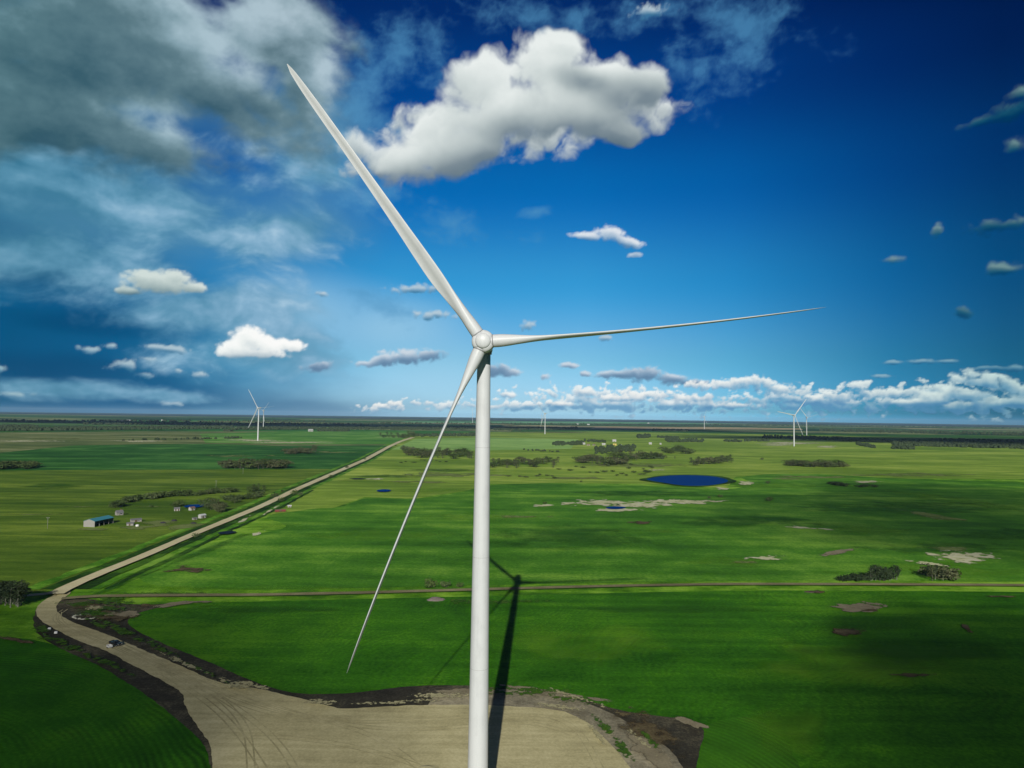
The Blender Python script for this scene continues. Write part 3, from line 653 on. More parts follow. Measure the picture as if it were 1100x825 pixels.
st('gravel_spill', pale_rim, (255, 738, 22, 5, 15), (200, 716, 26, 2.6, 24), (345, 757, 16, 3), (430, 757, 60, 2, -3), (602, 762, 30, 2.4, 8), (620, 752, 30, 3, 18), (480, 750, 40, 3), (640, 790, 20, 3, 50), (100, 655, 10, 3), (690, 800, 22, 3, 42), (275, 739, 20, 3, 15))

# ---- water
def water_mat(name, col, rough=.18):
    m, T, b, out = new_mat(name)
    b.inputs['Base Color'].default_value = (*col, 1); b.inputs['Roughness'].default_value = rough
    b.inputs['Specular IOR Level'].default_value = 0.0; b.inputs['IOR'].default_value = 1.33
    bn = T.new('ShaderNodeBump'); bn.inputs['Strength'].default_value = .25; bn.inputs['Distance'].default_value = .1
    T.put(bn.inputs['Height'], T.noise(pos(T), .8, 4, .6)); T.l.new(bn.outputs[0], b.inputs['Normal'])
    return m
wat = water_mat('pond_water', G(6, 48, 104, 1.7)); wat2 = water_mat('slough_water', G(30, 44, 60, 1.2))  # pond: reflected sky blue put into the base colour, no gloss
sheet('pond_shore', [(686, 516), (702, 512.9), (716, 510.8), (734, 510.2), (754, 510.6), (772, 511.8), (786, 514.8), (796, 518), (781, 520.2), (766, 522.2), (745, 523.1), (727, 522.1), (713, 519.6), (697, 517.4)], ditchm, 1.06, 1.6, 6, it=1)
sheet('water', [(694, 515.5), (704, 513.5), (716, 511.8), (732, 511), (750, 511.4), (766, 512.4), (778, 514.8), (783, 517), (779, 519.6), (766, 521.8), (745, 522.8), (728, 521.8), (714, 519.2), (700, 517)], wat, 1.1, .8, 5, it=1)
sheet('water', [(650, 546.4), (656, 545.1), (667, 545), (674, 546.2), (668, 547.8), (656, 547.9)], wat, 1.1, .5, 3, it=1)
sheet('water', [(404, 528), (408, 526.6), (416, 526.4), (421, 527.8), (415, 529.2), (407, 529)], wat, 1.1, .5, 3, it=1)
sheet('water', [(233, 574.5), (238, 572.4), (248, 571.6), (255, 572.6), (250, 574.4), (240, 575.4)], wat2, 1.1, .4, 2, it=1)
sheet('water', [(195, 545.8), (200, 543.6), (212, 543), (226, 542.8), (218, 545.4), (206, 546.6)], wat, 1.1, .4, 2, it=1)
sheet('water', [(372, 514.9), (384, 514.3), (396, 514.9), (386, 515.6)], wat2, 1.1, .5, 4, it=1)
# ------------------------------------------------------------------ objects: helpers
def mesh_obj(name, bm, mat, parent=None, smooth=False, mw=None):
    me = bpy.data.meshes.new(name); bm.normal_update(); bm.to_mesh(me); bm.free()
    if smooth:
        for p in me.polygons: p.use_smooth = True
    for m in (mat if isinstance(mat, list) else [mat]): me.materials.append(m)
    o = bpy.data.objects.new(name, me); COL.objects.link(o)
    if parent: o.parent = parent
    if mw is not None: o.matrix_local = mw
    return o
def thing(name, label, cat, loc=(0, 0, 0), rz=0, group=None):
    o = bpy.data.objects.new(name, None); COL.objects.link(o); o.empty_display_size = 1
    o.location = loc; o.rotation_euler = (0, 0, rz); o['label'] = label; o['category'] = cat
    if group: o['group'] = group
    return o
def tag(o, label, cat, group=None):
    o['label'] = label; o['category'] = cat
    if group: o['group'] = group
    return o
def dup(root, loc, rz=0, scale=1, label=None, group=None):
    r = root.copy(); COL.objects.link(r); r.location = loc; r.rotation_euler = (0, 0, rz); r.scale = (scale,) * 3 if not isinstance(scale, tuple) else scale
    if label: r['label'] = label
    if group: r['group'] = group
    for ch in list(root.children):
        c = ch.copy(); COL.objects.link(c); c.parent = r
        for g in list(ch.children):
            d = g.copy(); COL.objects.link(d); d.parent = c
    return r
def box(bm, x0, x1, y0, y1, z0, z1, M=None):
    vs = [bm.verts.new((x, y, z)) for z in (z0, z1) for y in (y0, y1) for x in (x0, x1)]
    for f in ((0, 2, 3, 1), (4, 5, 7, 6), (0, 1, 5, 4), (2, 6, 7, 3), (0, 4, 6, 2), (1, 3, 7, 5)): bm.faces.new([vs[i] for i in f])
    if M is not None: bmesh.ops.transform(bm, matrix=M, verts=vs)
    return vs
def rings(bm, rs, n=24, cap=True, axis='Z'):
    """loft circles: rs = [(pos, radius_x, radius_y), ...]"""
    loops = []
    for r_ in rs:
        z, rx = r_[0], r_[1]; ry = r_[2] if len(r_) > 2 else rx; cx, cy = (r_[3], r_[4]) if len(r_) > 4 else (0, 0)
        lp = []
        for i in range(n):
            a = 2 * math.pi * i / n; u, v = cx + rx * math.cos(a), cy + ry * math.sin(a)
            lp.append(bm.verts.new((u, v, z) if axis == 'Z' else (u, z, -v)))
        loops.append(lp)
    for a, b in zip(loops, loops[1:]):
        for i in range(n): j = (i + 1) % n; bm.faces.new((a[i], a[j], b[j], b[i]))
    if cap:
        bm.faces.new(loops[0][::-1]); bm.faces.new(loops[-1])
    return loops

# ------------------------------------------------------------------ wind turbine
def paint_mat():
    m, T, b, out = new_mat('white_turbine_paint')
    n = T.noise(pos(T), .35, 5, .6); tcn = T.new('ShaderNodeTexCoord')
    mp = T.new('ShaderNodeMapping'); T.put(mp.inputs[0], tcn.outputs['Object']); mp.inputs[3].default_value = (1.4, 1.4, .05)
    st_ = T.noise(mp.outputs[0], 1.0, 5, .65)
    v = T.math('ADD', T.math('MULTIPLY', n, .5), T.math('MULTIPLY', st_, .5))
    c = T.ramp(v, [(.25, (.50, .52, .535)), (.5, (.605, .63, .645)), (.8, (.635, .66, .675))])
    T.put(b.inputs['Base Color'], c); b.inputs['Roughness'].default_value = .42; b.inputs['Specular IOR Level'].default_value = .35
    return m
paint = paint_mat()
seam = simple('joint_grey', (.30, .31, .32), .6); darkm = simple('dark_rubber', (.04, .04, .045), .7)
conc = simple('concrete', (.42, .40, .36), .9); lampm = simple('beacon_red', (.35, .03, .02), .3)

SEC = [(1.3, 2.75, 2.75, 1), (4.0, 2.75, 2.75, 1), (7.5, 2.9, 2.35, .75), (12, 3.35, 1.75, .3), (17, 3.6, 1.35, .05), (23, 3.35, 1.2, 0), (30, 2.9, 1.15, 0), (38, 2.5, 1.02, 0),
       (46, 2.2, .9, 0), (54, 2.0, .78, 0), (61, 1.85, .64, 0), (66, 1.65, .5, 0), (69, 1.4, .38, 0), (71.5, 1.05, .24, 0), (72.6, .62, .13, 0), (73.6, .16, .04, 0)]
def blade_mesh():
    bm = bmesh.new(); loops = []; N = 32
    for r_, ch, th, circ in SEC:
        tw = R(13 * (1 - min(1, r_ / 70)) ** 1.6 - 1)
        pre = -2.6 * (r_ / 74) ** 2.2            # prebend upwind
        lp = []
        for i in range(N):
            a = 2 * math.pi * i / N
            # airfoil: x from leading edge (+) to trailing (-), blunt nose, thin cambered tail
            xc = .5 * (1 + math.cos(a))          # 1 = leading, 0 = trailing
            s = math.sin(a)
            t = (1 - xc)
            prof = 2.6 * (.2969 * math.sqrt(max(t, 0)) - .126 * t - .3516 * t * t + .2843 * t ** 3 - .1015 * t ** 4) * 1.0
            up = (th * prof * .5 / .5) * (1 if s >= 0 else -1) * .96
            camber = .045 * ch * 4 * t * (1 - t)
            if s < 0: up = up * (1 - 1.15 * min(1, max(0, t - .42) / .45))   # hollow pressure side near the tail
            ax, ay = (xc - .64) * ch, up + camber
            cx_, cy_ = math.cos(a) * th / 2, math.sin(a) * th / 2
            k = circ
            x = ax * (1 - k) + cx_ * k; y = ay * (1 - k) + cy_ * k
            X = x * math.cos(tw) + y * math.sin(tw); Y = -x * math.sin(tw) + y * math.cos(tw)
            lp.append(bm.verts.new((X, Y + pre, r_)))
        loops.append(lp)
    # finer loft along the span (Catmull-Rom)
    rows = []
    for i in range(len(SEC) - 1):
        for j in range(4):
            t = j / 4; row = []
            for v in range(N):
                p0 = loops[max(i - 1, 0)][v].co; p1 = loops[i][v].co; p2 = loops[i + 1][v].co; p3 = loops[min(i + 2, len(SEC) - 1)][v].co
                row.append(.5 * ((2 * p1) + (p2 - p0) * t + (2 * p0 - 5 * p1 + 4 * p2 - p3) * t * t + (3 * p1 - p0 - 3 * p2 + p3) * t ** 3))
            rows.append(row)
    rows.append([v.co.copy() for v in loops[-1]])
    bm.free(); bm = bmesh.new(); L = [[bm.verts.new(p) for p in row] for row in rows]
    for a, b in zip(L, L[1:]):
        for i in range(N): j = (i + 1) % N; bm.faces.new((a[i], a[j], b[j], b[i]))
    bm.faces.new(L[0][::-1]); bm.faces.new(L[-1])
    return bm
HUBH = HUB.z
OVER = 5.2                                        # hub ahead of the tower axis
def blade_matrix(theta, pitch, tilt=R(2.5), cone=R(2.2)):
    """blade seen from the front at angle theta (counter-clockwise from +X), local Z = span"""
    span = Vector((math.cos(theta), 0, math.sin(theta))); tan = Vector((math.sin(theta), 0, -math.cos(theta))); back = Vector((0, 1, 0))
    m = Matrix((tan, back, span)).transposed().to_4x4()
    m = m @ Matrix.Rotation(cone, 4, 'X') @ Matrix.Rotation(-pitch, 4, 'Z')
    return Matrix.Translation((0, -OVER, HUBH)) @ Matrix.Rotation(-tilt, 4, 'X') @ m
def make_turbine(label, loc, yaw, thetas, pitches, group=None, src=None):
    t = thing('wind_turbine', label, 'wind turbine', loc, yaw, group)
    if src is None:
        # tower
        bm = bmesh.new(); top = HUBH - 1.9
        rs = [(0, 2.28), (.35, 2.28)]
        H = [.35, 14, 36, 60, 84, top]
        for i in range(1, len(H)):
            for j in range(1, 7):
                z = H[i - 1] + (H[i] - H[i - 1]) * j / 6; rs.append((z, 2.28 + (1.47 - 2.28) * (z / top) ** 1.15))
        rings(bm, rs, 72); mesh_obj('tower', bm, paint, t, True)
        sp_ = simple('seam_paint', (.40, .41, .41), .5)
        for z in H[1:-1]:
            r_ = 2.28 + (1.47 - 2.28) * (z / top) ** 1.15
            bm = bmesh.new(); rings(bm, [(z - .035, r_ + .012), (z + .035, r_ + .012)], 72, False); mesh_obj('flange_joint', bm, sp_, t, True)
        bm = bmesh.new(); rings(bm, [(-.6, 3.4), (.02, 3.3), (.12, 3.1)], 40); mesh_obj('foundation', bm, conc, t, True)
        bm = bmesh.new(); box(bm, -.45, .45, -2.34, -2.2, 1.2, 3.4); d = mesh_obj('door', bm, seam, t)
        bm = bmesh.new()
        for k in range(5): box(bm, -.6, .6, -2.6 - .3 * (5 - k), -2.3 - .3 * (5 - k) + .3, .12, .12 + .2 * (k + 1))
        mesh_obj('steps', bm, seam, t)
        # yaw bearing and nacelle
        bm = bmesh.new(); rings(bm, [(top, 1.62), (top + .45, 1.62), (top + .5, 1.5), (HUBH - 1.2, 1.5)], 40); mesh_obj('yaw_bearing', bm, seam, t, True)
        bm = bmesh.new()
        secs = [(-2.9, 1.35, 1.35, .0), (-2.3, 1.62, 1.6, .0), (0, 1.75, 1.72, .05), (5.5, 1.78, 1.78, .1), (8.6, 1.65, 1.6, .15), (9.3, 1.35, 1.3, .15)]
        Ls = []
        for y, hx, hz, dz in secs:
            lp = []
            for i in range(32):
                a = 2 * math.pi * i / 32; c, s = math.cos(a), math.sin(a); e = .45
                lp.append(bm.verts.new((hx * math.copysign(abs(c) ** e, c), y, HUBH + dz + hz * math.copysign(abs(s) ** e, s))))
            Ls.append(lp)
        for a, b in zip(Ls, Ls[1:]):
            for i in range(32): j = (i + 1) % 32; bm.faces.new((a[i], b[i], b[j], a[j]))
        bm.faces.new(Ls[0]); bm.faces.new(Ls[-1][::-1]); bmesh.ops.recalc_face_normals(bm, faces=bm.faces[:])
        nac = mesh_obj('nacelle', bm, paint, t)
        bm = bmesh.new(); box(bm, -1.2, 1.2, 6.2, 8.3, HUBH + 1.9, HUBH + 2.75); mesh_obj('cooler', bm, seam, nac)
        bm = bmesh.new(); rings(bm, [(HUBH + 1.8, .05), (HUBH + 3.4, .04)], 8); box(bm, -.45, .45, -.04, .04, HUBH + 3.3, HUBH + 3.38); o = mesh_obj('wind_vane', bm, seam, nac); o.location = (.6, 4.5, 0)
        bm = bmesh.new(); rings(bm, [(HUBH + 1.8, .16), (HUBH + 2.2, .16), (HUBH + 2.3, .1)], 12); o = mesh_obj('beacon', bm, lampm, nac, True); o.location = (-.7, 3.5, 0)
        # service hatch box hanging under the nacelle at the right
        bm = bmesh.new(); rings(bm, [(-.1, .42), (.55, .40), (.7, .3)], 16); o = mesh_obj('hatch_housing', bm, seam, nac, True); o.location = (1.35, -.9, HUBH - 2.3)
        # hub: rounded three-sided casting with blade collars, round nose cap
        tiltM = Matrix.Translation((0, -OVER, HUBH)) @ Matrix.Rotation(-R(2.5), 4, 'X')
        th0 = thetas[0]
        bm = bmesh.new(); Ls = []; n = 96
        for y, rr, k in ((2.2, 1.9, .0), (1.75, 2.15, .3), (1.0, 2.36, 1), (.0, 2.38, 1), (-.95, 2.32, 1), (-1.25, 2.15, .9), (-1.6, 1.62, .35)):
            lp = []
            for i in range(n):
                a = 2 * math.pi * i / n
                da = min(abs((a - x + math.pi) % (2 * math.pi) - math.pi) for x in thetas)
                flat = 2.06 / max(math.cos(da), .5)           # flats where the blades leave
                r_ = rr * (1 - k) + min(rr * 1.045, max(flat * rr / 2.36, rr * .86)) * k
                lp.append(bm.verts.new((r_ * math.cos(a), y, r_ * math.sin(a))))
            Ls.append(lp)
        for a, b in zip(Ls, Ls[1:]):
            for i in range(n): j = (i + 1) % n; bm.faces.new((a[i], a[j], b[j], b[i]))
        bm.faces.new(Ls[0][::-1]); bm.faces.new(Ls[-1]); bmesh.ops.recalc_face_normals(bm, faces=bm.faces[:])
        hub = mesh_obj('hub', bm, paint, t, True, tiltM)
        es = hub.modifiers.new('edges', 'EDGE_SPLIT'); es.split_angle = R(38)
        bm = bmesh.new(); rings(bm, [(1.5, 1.46), (1.62, 1.62), (1.70, 1.64), (1.78, 1.60), (1.95, 1.44), (2.1, 1.1), (2.2, .6), (2.23, .12)], 48)
        bmesh.ops.transform(bm, matrix=Matrix.Rotation(R(90), 4, 'X'), verts=bm.verts[:])
        mesh_obj('nose_cap', bm, paint, hub, True)
        bmb = blade_mesh(); first = None
        for th, pi_ in zip(thetas, pitches):
            if first is None:
                bl = mesh_obj('blade', bmb, paint, t, True, blade_matrix(th, pi_)); first = bl
                bm = bmesh.new(); rings(bm, [(1.15, 1.52), (1.75, 1.52)], 40, False); rings(bm, [(1.75, 1.40), (1.9, 1.40)], 40, False)
                bm2 = bmesh.new(); rings(bm2, [(1.95, 1.45), (2.2, 1.45), (2.21, 1.38)], 40, False); bm.free()
                bc = mesh_obj('blade_collar', bm2, seam, bl, True)
            else:
                b2 = bpy.data.objects.new('blade', first.data); COL.objects.link(b2); b2.parent = t; b2.matrix_local = blade_matrix(th, pi_)
                c2 = bpy.data.objects.new('blade_collar', bc.data); COL.objects.link(c2); c2.parent = b2
        return t
    # a copy of the parts, with its own rotor position
    n = 0; base = src['th0']
    for ch in list(src.children):
        c = ch.copy(); COL.objects.link(c); c.parent = t
        nm = ch.name.split('.')[0]
        if nm == 'blade': c.matrix_local = blade_matrix(thetas[n], pitches[n]); n += 1
        if nm == 'hub': c.matrix_local = Matrix.Translation((0, -OVER, HUBH)) @ Matrix.Rotation(-R(2.5), 4, 'X') @ Matrix.Rotation(-(thetas[0] - base), 4, 'Y')
        for g in list(ch.children):
            d = g.copy(); COL.objects.link(d); d.parent = c
    return t
TH = [R(125.3), R(4.2), R(247.0)]
main = make_turbine('tall white wind turbine in the foreground beside the gravel pad, three blades spread', (HUB.x + .35, HUB_Y + OVER, 0), 0, TH, [R(22), R(86), R(84)])
main['th0'] = TH[0]
def far_turbine(label, px, py, hub_px, yaw, rot, pitches=(R(20), R(80), R(80))):
    """stands where the photo shows it: distance from the hub height in pixels"""
    D = (HUBH) * FOC / hub_px
    p = at_depth(px, py, D)
    make_turbine(label, (p.x, p.y, 0), yaw, [R(rot), R(rot + 240), R(rot + 120)], pitches, 'distant wind turbines', main)
    return p
far_turbine('nearer of the two white wind turbines at left, on a pale gravel ring', 277, 472, 35.2, R(-24), 123, (R(10), R(80), R(60)))
far_turbine('smaller white wind turbine just behind and right of the near left one', 282.8, 459.3, 18.4, R(-26), 45)
far_turbine('thin white wind turbine close to the left edge of the main tower, near the horizon', 507.6, 455.3, 9.6, R(20), 95)
far_turbine('lone white wind turbine right of the main tower, upright among far dark fields', 585.4, 464, 22.0, R(-48), 130)
far_turbine('faint tiny wind turbine just left of the lone one right of the main tower', 581.5, 456.2, 8.2, R(-30), 70)
far_turbine('small white wind turbine on the pale brown field right of centre', 756.6, 458.8, 13.0, R(-55), 62)
far_turbine('taller of the two white wind turbines at right, on a pale gravel patch', 853, 476.5, 33.3, R(14), 170, (R(25), R(50), R(20)))
far_turbine('shorter white wind turbine just right of the tall right one, farther away', 866.6, 463.8, 19.4, R(14), 132, (R(20), R(70), R(50)))
# ------------------------------------------------------------------ trees
def leaf_mat(name, dark, mid, light):
    m, T, b, out = new_mat(name)
    oi = T.new('ShaderNodeObjectInfo'); n = T.noise(pos(T), .55, 4, .6)
    v = T.math('ADD', T.math('MULTIPLY', n, .75), T.math('MULTIPLY', oi.outputs['Random'], .3))
    c = T.ramp(v, [(.25, dark), (.5, mid), (.8, light)])
    T.put(b.inputs['Base Color'], c); b.inputs['Roughness'].default_value = .8; b.inputs['Specular IOR Level'].default_value = .15
    return m
leafA = leaf_mat('poplar_leaves', (.03, .055, .014), (.065, .105, .028), (.13, .17, .055))
leafB = leaf_mat('willow_leaves', (.035, .06, .02), (.075, .11, .038), (.14, .17, .075))
leafC = leaf_mat('grey_brush_leaves', (.045, .058, .026), (.088, .105, .045), (.16, .165, .085))
leafD = leaf_mat('dark_wood_leaves', (.014, .028, .012), (.030, .05, .022), (.06, .085, .036))
bark = simple('bark', (.085, .078, .06), .9); barkp = simple('pale_bark', (.20, .20, .16), .8)
def leaves(bm, rng, c, rad, n, size, flat=.8):
    for _ in range(n):
        while True:
            d = Vector((rng.uniform(-1, 1), rng.uniform(-1, 1), rng.uniform(-1, 1)))
            if d.length <= 1: break
        d = d.normalized() * (d.length ** .45)
        p = Vector(c) + Vector((d.x * rad[0], d.y * rad[1], d.z * rad[2]))
        nrm = (d + Vector((rng.uniform(-.7, .7), rng.uniform(-.7, .7), rng.uniform(-.2, .9)))).normalized()
        t = nrm.orthogonal().normalized(); t = Matrix.Rotation(rng.uniform(0, 6.28), 3, nrm) @ t; u = nrm.cross(t)
        s = size * rng.uniform(.6, 1.3); k = rng.uniform(.5, .95)
        bm.faces.new([bm.verts.new(p + t * s * .5), bm.verts.new(p + u * s * k * .5), bm.verts.new(p - t * s * .5), bm.verts.new(p - u * s * k * .5)])
def limb(bm, a, b, r0, r1, n=6):
    a, b = Vector(a), Vector(b); d = (b - a).normalized(); t = d.orthogonal().normalized(); u = d.cross(t)
    la = [bm.verts.new(a + (t * math.cos(2 * math.pi * i / n) + u * math.sin(2 * math.pi * i / n)) * r0) for i in range(n)]
    lb = [bm.verts.new(b + (t * math.cos(2 * math.pi * i / n) + u * math.sin(2 * math.pi * i / n)) * r1) for i in range(n)]
    for i in range(n): j = (i + 1) % n; bm.faces.new((la[i], la[j], lb[j], lb[i]))
    bm.faces.new(lb)
def make_tree_meshes(kind, seed, H, dens=1.0):
    rng = random.Random(seed); tb = bmesh.new(); cb = bmesh.new()
    if kind == 'poplar':
        th = H * .42; r0 = .16 + H * .008; lean = (rng.uniform(-.3, .3), rng.uniform(-.3, .3))
        limb(tb, (0, 0, -.2), (lean[0] * .5, lean[1] * .5, th), r0, r0 * .7, 8); limb(tb, (lean[0] * .5, lean[1] * .5, th), (lean[0], lean[1], H * .9), r0 * .7, .05)
        for k in range(7):
            z = H * (.30 + .09 * k); a = rng.uniform(0, 6.28); L = H * .14 * (1.2 - k / 9)
            p = (lean[0] * z / H + math.cos(a) * L, lean[1] * z / H + math.sin(a) * L, z + L * .8); limb(tb, (lean[0] * z / H, lean[1] * z / H, z), p, .08, .03, 5)
            leaves(cb, rng, p, (H * .13, H * .13, H * .10), int(26 * dens), .62)
        leaves(cb, rng, (lean[0], lean[1], H * .84), (H * .11, H * .11, H * .15), int(60 * dens), .6)
        leaves(cb, rng, (0, 0, H * .62), (H * .15, H * .15, H * .2), int(70 * dens), .6); leaves(cb, rng, (0, 0, H * .3), (H * .14, H * .14, H * .22), int(45 * dens), .6)
    elif kind == 'broad':
        limb(tb, (0, 0, -.2), (0, 0, H * .3), .3, .22, 8)
        for k in range(8):
            a = k * .8 + rng.uniform(-.3, .3); L = H * rng.uniform(.22, .42); z = H * rng.uniform(.26, .72)
            p = (math.cos(a) * L, math.sin(a) * L, z); limb(tb, (0, 0, H * .28), p, .14, .04, 5)
            leaves(cb, rng, p, (H * .2, H * .2, H * .15), int(48 * dens), .75)
        leaves(cb, rng, (0, 0, H * .75), (H * .25, H * .25, H * .2), int(80 * dens), .75); leaves(cb, rng, (0, 0, H * .32), (H * .32, H * .32, H * .26), int(70 * dens), .75)
    else:                                       # bush
        for k in range(5):
            a = rng.uniform(0, 6.28); L = H * rng.uniform(.2, .5); p = (math.cos(a) * L, math.sin(a) * L, H * rng.uniform(.35, .7))
            limb(tb, (0, 0, -.1), p, .07, .03, 5); leaves(cb, rng, p, (H * .38, H * .38, H * .32), int(34 * dens), .55)
        leaves(cb, rng, (0, 0, H * .4), (H * .5, H * .5, H * .35), int(40 * dens), .55)
    me_t = bpy.data.meshes.new('trunk'); tb.to_mesh(me_t); tb.free(); me_c = bpy.data.meshes.new('crown'); cb.to_mesh(me_c); cb.free()
    return me_t, me_c
LIB = {}
def lib(kind, v, leaf, barkm, H, dens=1.0):
    key = (kind, v, leaf.name)
    if key not in LIB:
        t, c = make_tree_meshes(kind, {'poplar': 3, 'broad': 17, 'bush': 29}[kind] + v * 31, H, dens)
        t.materials.append(barkm); c.materials.append(leaf); LIB[key] = (t, c, H)
    return LIB[key]
NTREE = [0]
def plant(kind, v, leaf, barkm, p, h, label, group, cat='tree', rz=None, rng=random, wide=1.0, parts=True):
    H0 = {'poplar': 11, 'broad': 8, 'bush': 3}[kind]
    t, c, H = lib(kind, v, leaf, barkm, H0)
    name = {'poplar': 'poplar_tree', 'broad': 'leafy_tree', 'bush': 'bush'}[kind]
    r = thing(name, label, cat, (p.x, p.y, 0), rng.uniform(0, 6.28), group)
    s = h / H; r.scale = (s * wide, s * wide, s)
    a = bpy.data.objects.new('crown', c); COL.objects.link(a); a.parent = r
    if parts:
        b = bpy.data.objects.new('trunk', t); COL.objects.link(b); b.parent = r
    NTREE[0] += 1
    return r
def grove(pxs, n, h, kinds, leaf, label, group, seed, rows_px=0.0, barkm=None, wide=1.15, cat='tree', hv=.2):
    """trees spread over a strip: pxs = polyline of photo pixels at the foot of the trees, rows_px = depth of the strip in photo pixels"""
    rng = random.Random(seed)
    for i in range(n):
        t = (i + rng.uniform(.1, .9)) / n * (len(pxs) - 1); k = min(int(t), len(pxs) - 2); f = t - k
        x = pxs[k][0] + (pxs[k + 1][0] - pxs[k][0]) * f; y = pxs[k][1] + (pxs[k + 1][1] - pxs[k][1]) * f
        y -= rng.uniform(0, 1) * rows_px * (1.0 if y > 520 else 1.4)
        p = gp(x, y)
        kd = rng.choice(kinds)
        hh = h * rng.uniform(1 - hv, 1 + hv) * (1.0 if p.y < 900 else 1.3)
        plant(kd, rng.randrange(4), leaf if not isinstance(leaf, list) else rng.choice(leaf), barkm or bark, p, hh, label, group, cat=cat, rng=rng, wide=wide * rng.uniform(.85, 1.3) * (1.0 if p.y < 450 else 1.25 if p.y < 900 else 1.75))
# near grove at the left edge
grove([(-4, 652), (10, 654), (26, 651)], 17, 10.5, ['poplar'], leafD, 'dark poplar with pale trunk in the grove at the left edge by the road bend', 'poplars at the left edge', 1, 7, barkp, 1.5)
# trees round the farmstead
grove([(119, 546.5), (128, 545)], 3, 7, ['broad', 'bush'], leafA, 'dark tree at the left end of the long tree line above the farmstead', 'trees at the left end of the farm tree line', 2, 1)
grove([(135, 541), (150, 537), (165, 536), (180, 534), (205, 533), (230, 531), (258, 528.5)], 34, 6.5, ['broad', 'broad', 'bush'], [leafA, leafA, leafB], 'green tree in the long line of trees above the farmstead', 'trees in the line above the farmstead', 3, 1.2)
grove([(268, 529), (275, 528), (287, 528)], 7, 8, ['poplar', 'broad'], leafA, 'taller separate tree at the right end of the farm tree line', 'trees at the right end of the farm tree line', 4, .6)
grove([(222, 548), (232, 550), (240, 553)], 7, 8.5, ['broad'], [leafB, leafC], 'broad greyish tree in the clump beside the white farm shed', 'broad trees beside the white shed', 5, 5)
grove([(242, 541), (255, 540), (270, 537), (280, 534)], 16, 6, ['broad', 'bush'], [leafA, leafB], 'low green tree between the white shed clump and the gravel road', 'low trees left of the gravel road', 6, 4)
grove([(186, 545), (194, 544)], 3, 6.5, ['broad'], leafA, 'dark tree at the near shore of the little farm pond', 'trees at the farm pond', 7, 1)
# bushes along the gravel road
for i, (x, y, h, lb) in enumerate([(295, 534.5, 6, 'round dark bush left of the road, level with the red car body'), (302, 539, 5, 'green bush on the right verge of the road near the red car body'), (315, 531.5, 6.5, 'largest bush on the right verge of the gravel road'),
        (323, 532, 4, 'low bush trailing right of the largest roadside bush'), (303, 528.5, 3, 'small bush on the left verge where the road passes the trees'), (356, 513.5, 5, 'bush right of the road halfway to the horizon'), (372, 503, 5, 'small dark bush right of the road, above the halfway bush'),
        (392, 494, 4, 'small bush right of the road near the far windbreak'), (425, 479, 4, 'tiny bush at the right side of the road near its far end'), (211, 577, 3.4, 'single bush on the right verge of the road below the farmstead'), (163, 545, 3, 'small bush between farm sheds and pond'),
        (462, 631, 5, 'left and largest of three bushes on the far side of the dirt track'), (479, 631, 3.6, 'middle of three bushes on the far side of the dirt track'), (494, 631, 2.8, 'right and smallest of three bushes on the far side of the dirt track'),
        (827, 538.5, 6, 'lone dark bush in the crop right of the blue pond'), (825, 519.5, 5, 'bush on the rim of the meadow right of the blue pond'), (774, 534.5, 4, 'bush on the grassy bank below the blue pond, right'), (762, 535.5, 3, 'small bush on the grassy bank below the blue pond, left'), (819, 494, 6, 'lone bush in the pasture between the pond groves and right grove'),
        (664, 543.5, 2.5, 'small bush beside the tiny pond in the salt flat'), (585, 541.5, 3, 'bush in the pale patch left of the salt flat'), (725, 493.5, 8, 'single thin tree left of the light-trunked grove above the pond'), (624, 518, 3, 'small bush on the crop edge left of the blue pond')]):
    plant('bush' if h < 7 else 'poplar', i % 4, leafA if i % 3 else leafB, bark, gp(x, y), h, lb, None, cat='bush' if h < 7 else 'tree', rng=random.Random(i), wide=1.2)
# windbreaks and groves in the middle distance
grove([(242, 503.6), (308, 503.8)], 34, 11, ['poplar', 'broad'], [leafC, leafA], 'grey-green tree in the windbreak along the lower edge of the dark crop field', 'windbreak along the dark crop field', 11, 1.2)
grove([(306, 489), (341, 487)], 14, 10, ['broad', 'poplar'], leafC, 'greyish tree in the small grove inside the dark crop field left of the road', 'grove inside the dark crop field', 12, 2)
grove([(-4, 504), (37, 504)], 16, 8, ['broad', 'bush'], leafA, 'dark low tree in the hedge at the left edge below the dark crop field', 'hedge at the left edge', 13, 2)
grove([(433, 488), (450, 492), (480, 493), (509, 493)], 30, 12, ['poplar', 'broad'], [leafA, leafC], 'tall dense tree in the long grove just left of the main tower', 'grove left of the main tower', 14, 4)
grove([(526, 502.5), (550, 503), (575, 503), (602, 503)], 24, 9.5, ['broad', 'poplar'], [leafA, leafC], 'tree in the grove just right of the main tower', 'grove right of the main tower', 15, 4.5)
grove([(622, 498), (650, 500), (675, 499)], 22, 11, ['poplar', 'broad'], [leafC, leafA], 'reddish grey tree in the nearest grove below the distant farm', 'nearest grove below the distant farm', 16, 3)
grove([(658, 493), (685, 495), (710, 493)], 18, 11, ['poplar', 'broad'], [leafA, leafC], 'tree in the second grove below the distant farm, right of the nearest', 'second grove below the distant farm', 17, 3)
grove([(742, 501), (765, 501.5), (788, 499)], 18, 10, ['broad', 'poplar'], [leafC, leafB], 'pale-trunked tree in the grove above the blue pond', 'grove above the blue pond', 18, 4)
grove([(847, 501), (875, 502), (907, 502.5)], 20, 9, ['broad'], [leafC, leafA], 'brownish tree in the grove below the tall right turbine', 'grove below the right turbine', 19, 1.5)
grove([(712, 487.5), (742, 487.5)], 12, 12, ['broad'], leafA, 'dark green tree in the compact round grove left of the pale field', 'compact round grove', 20, 3)
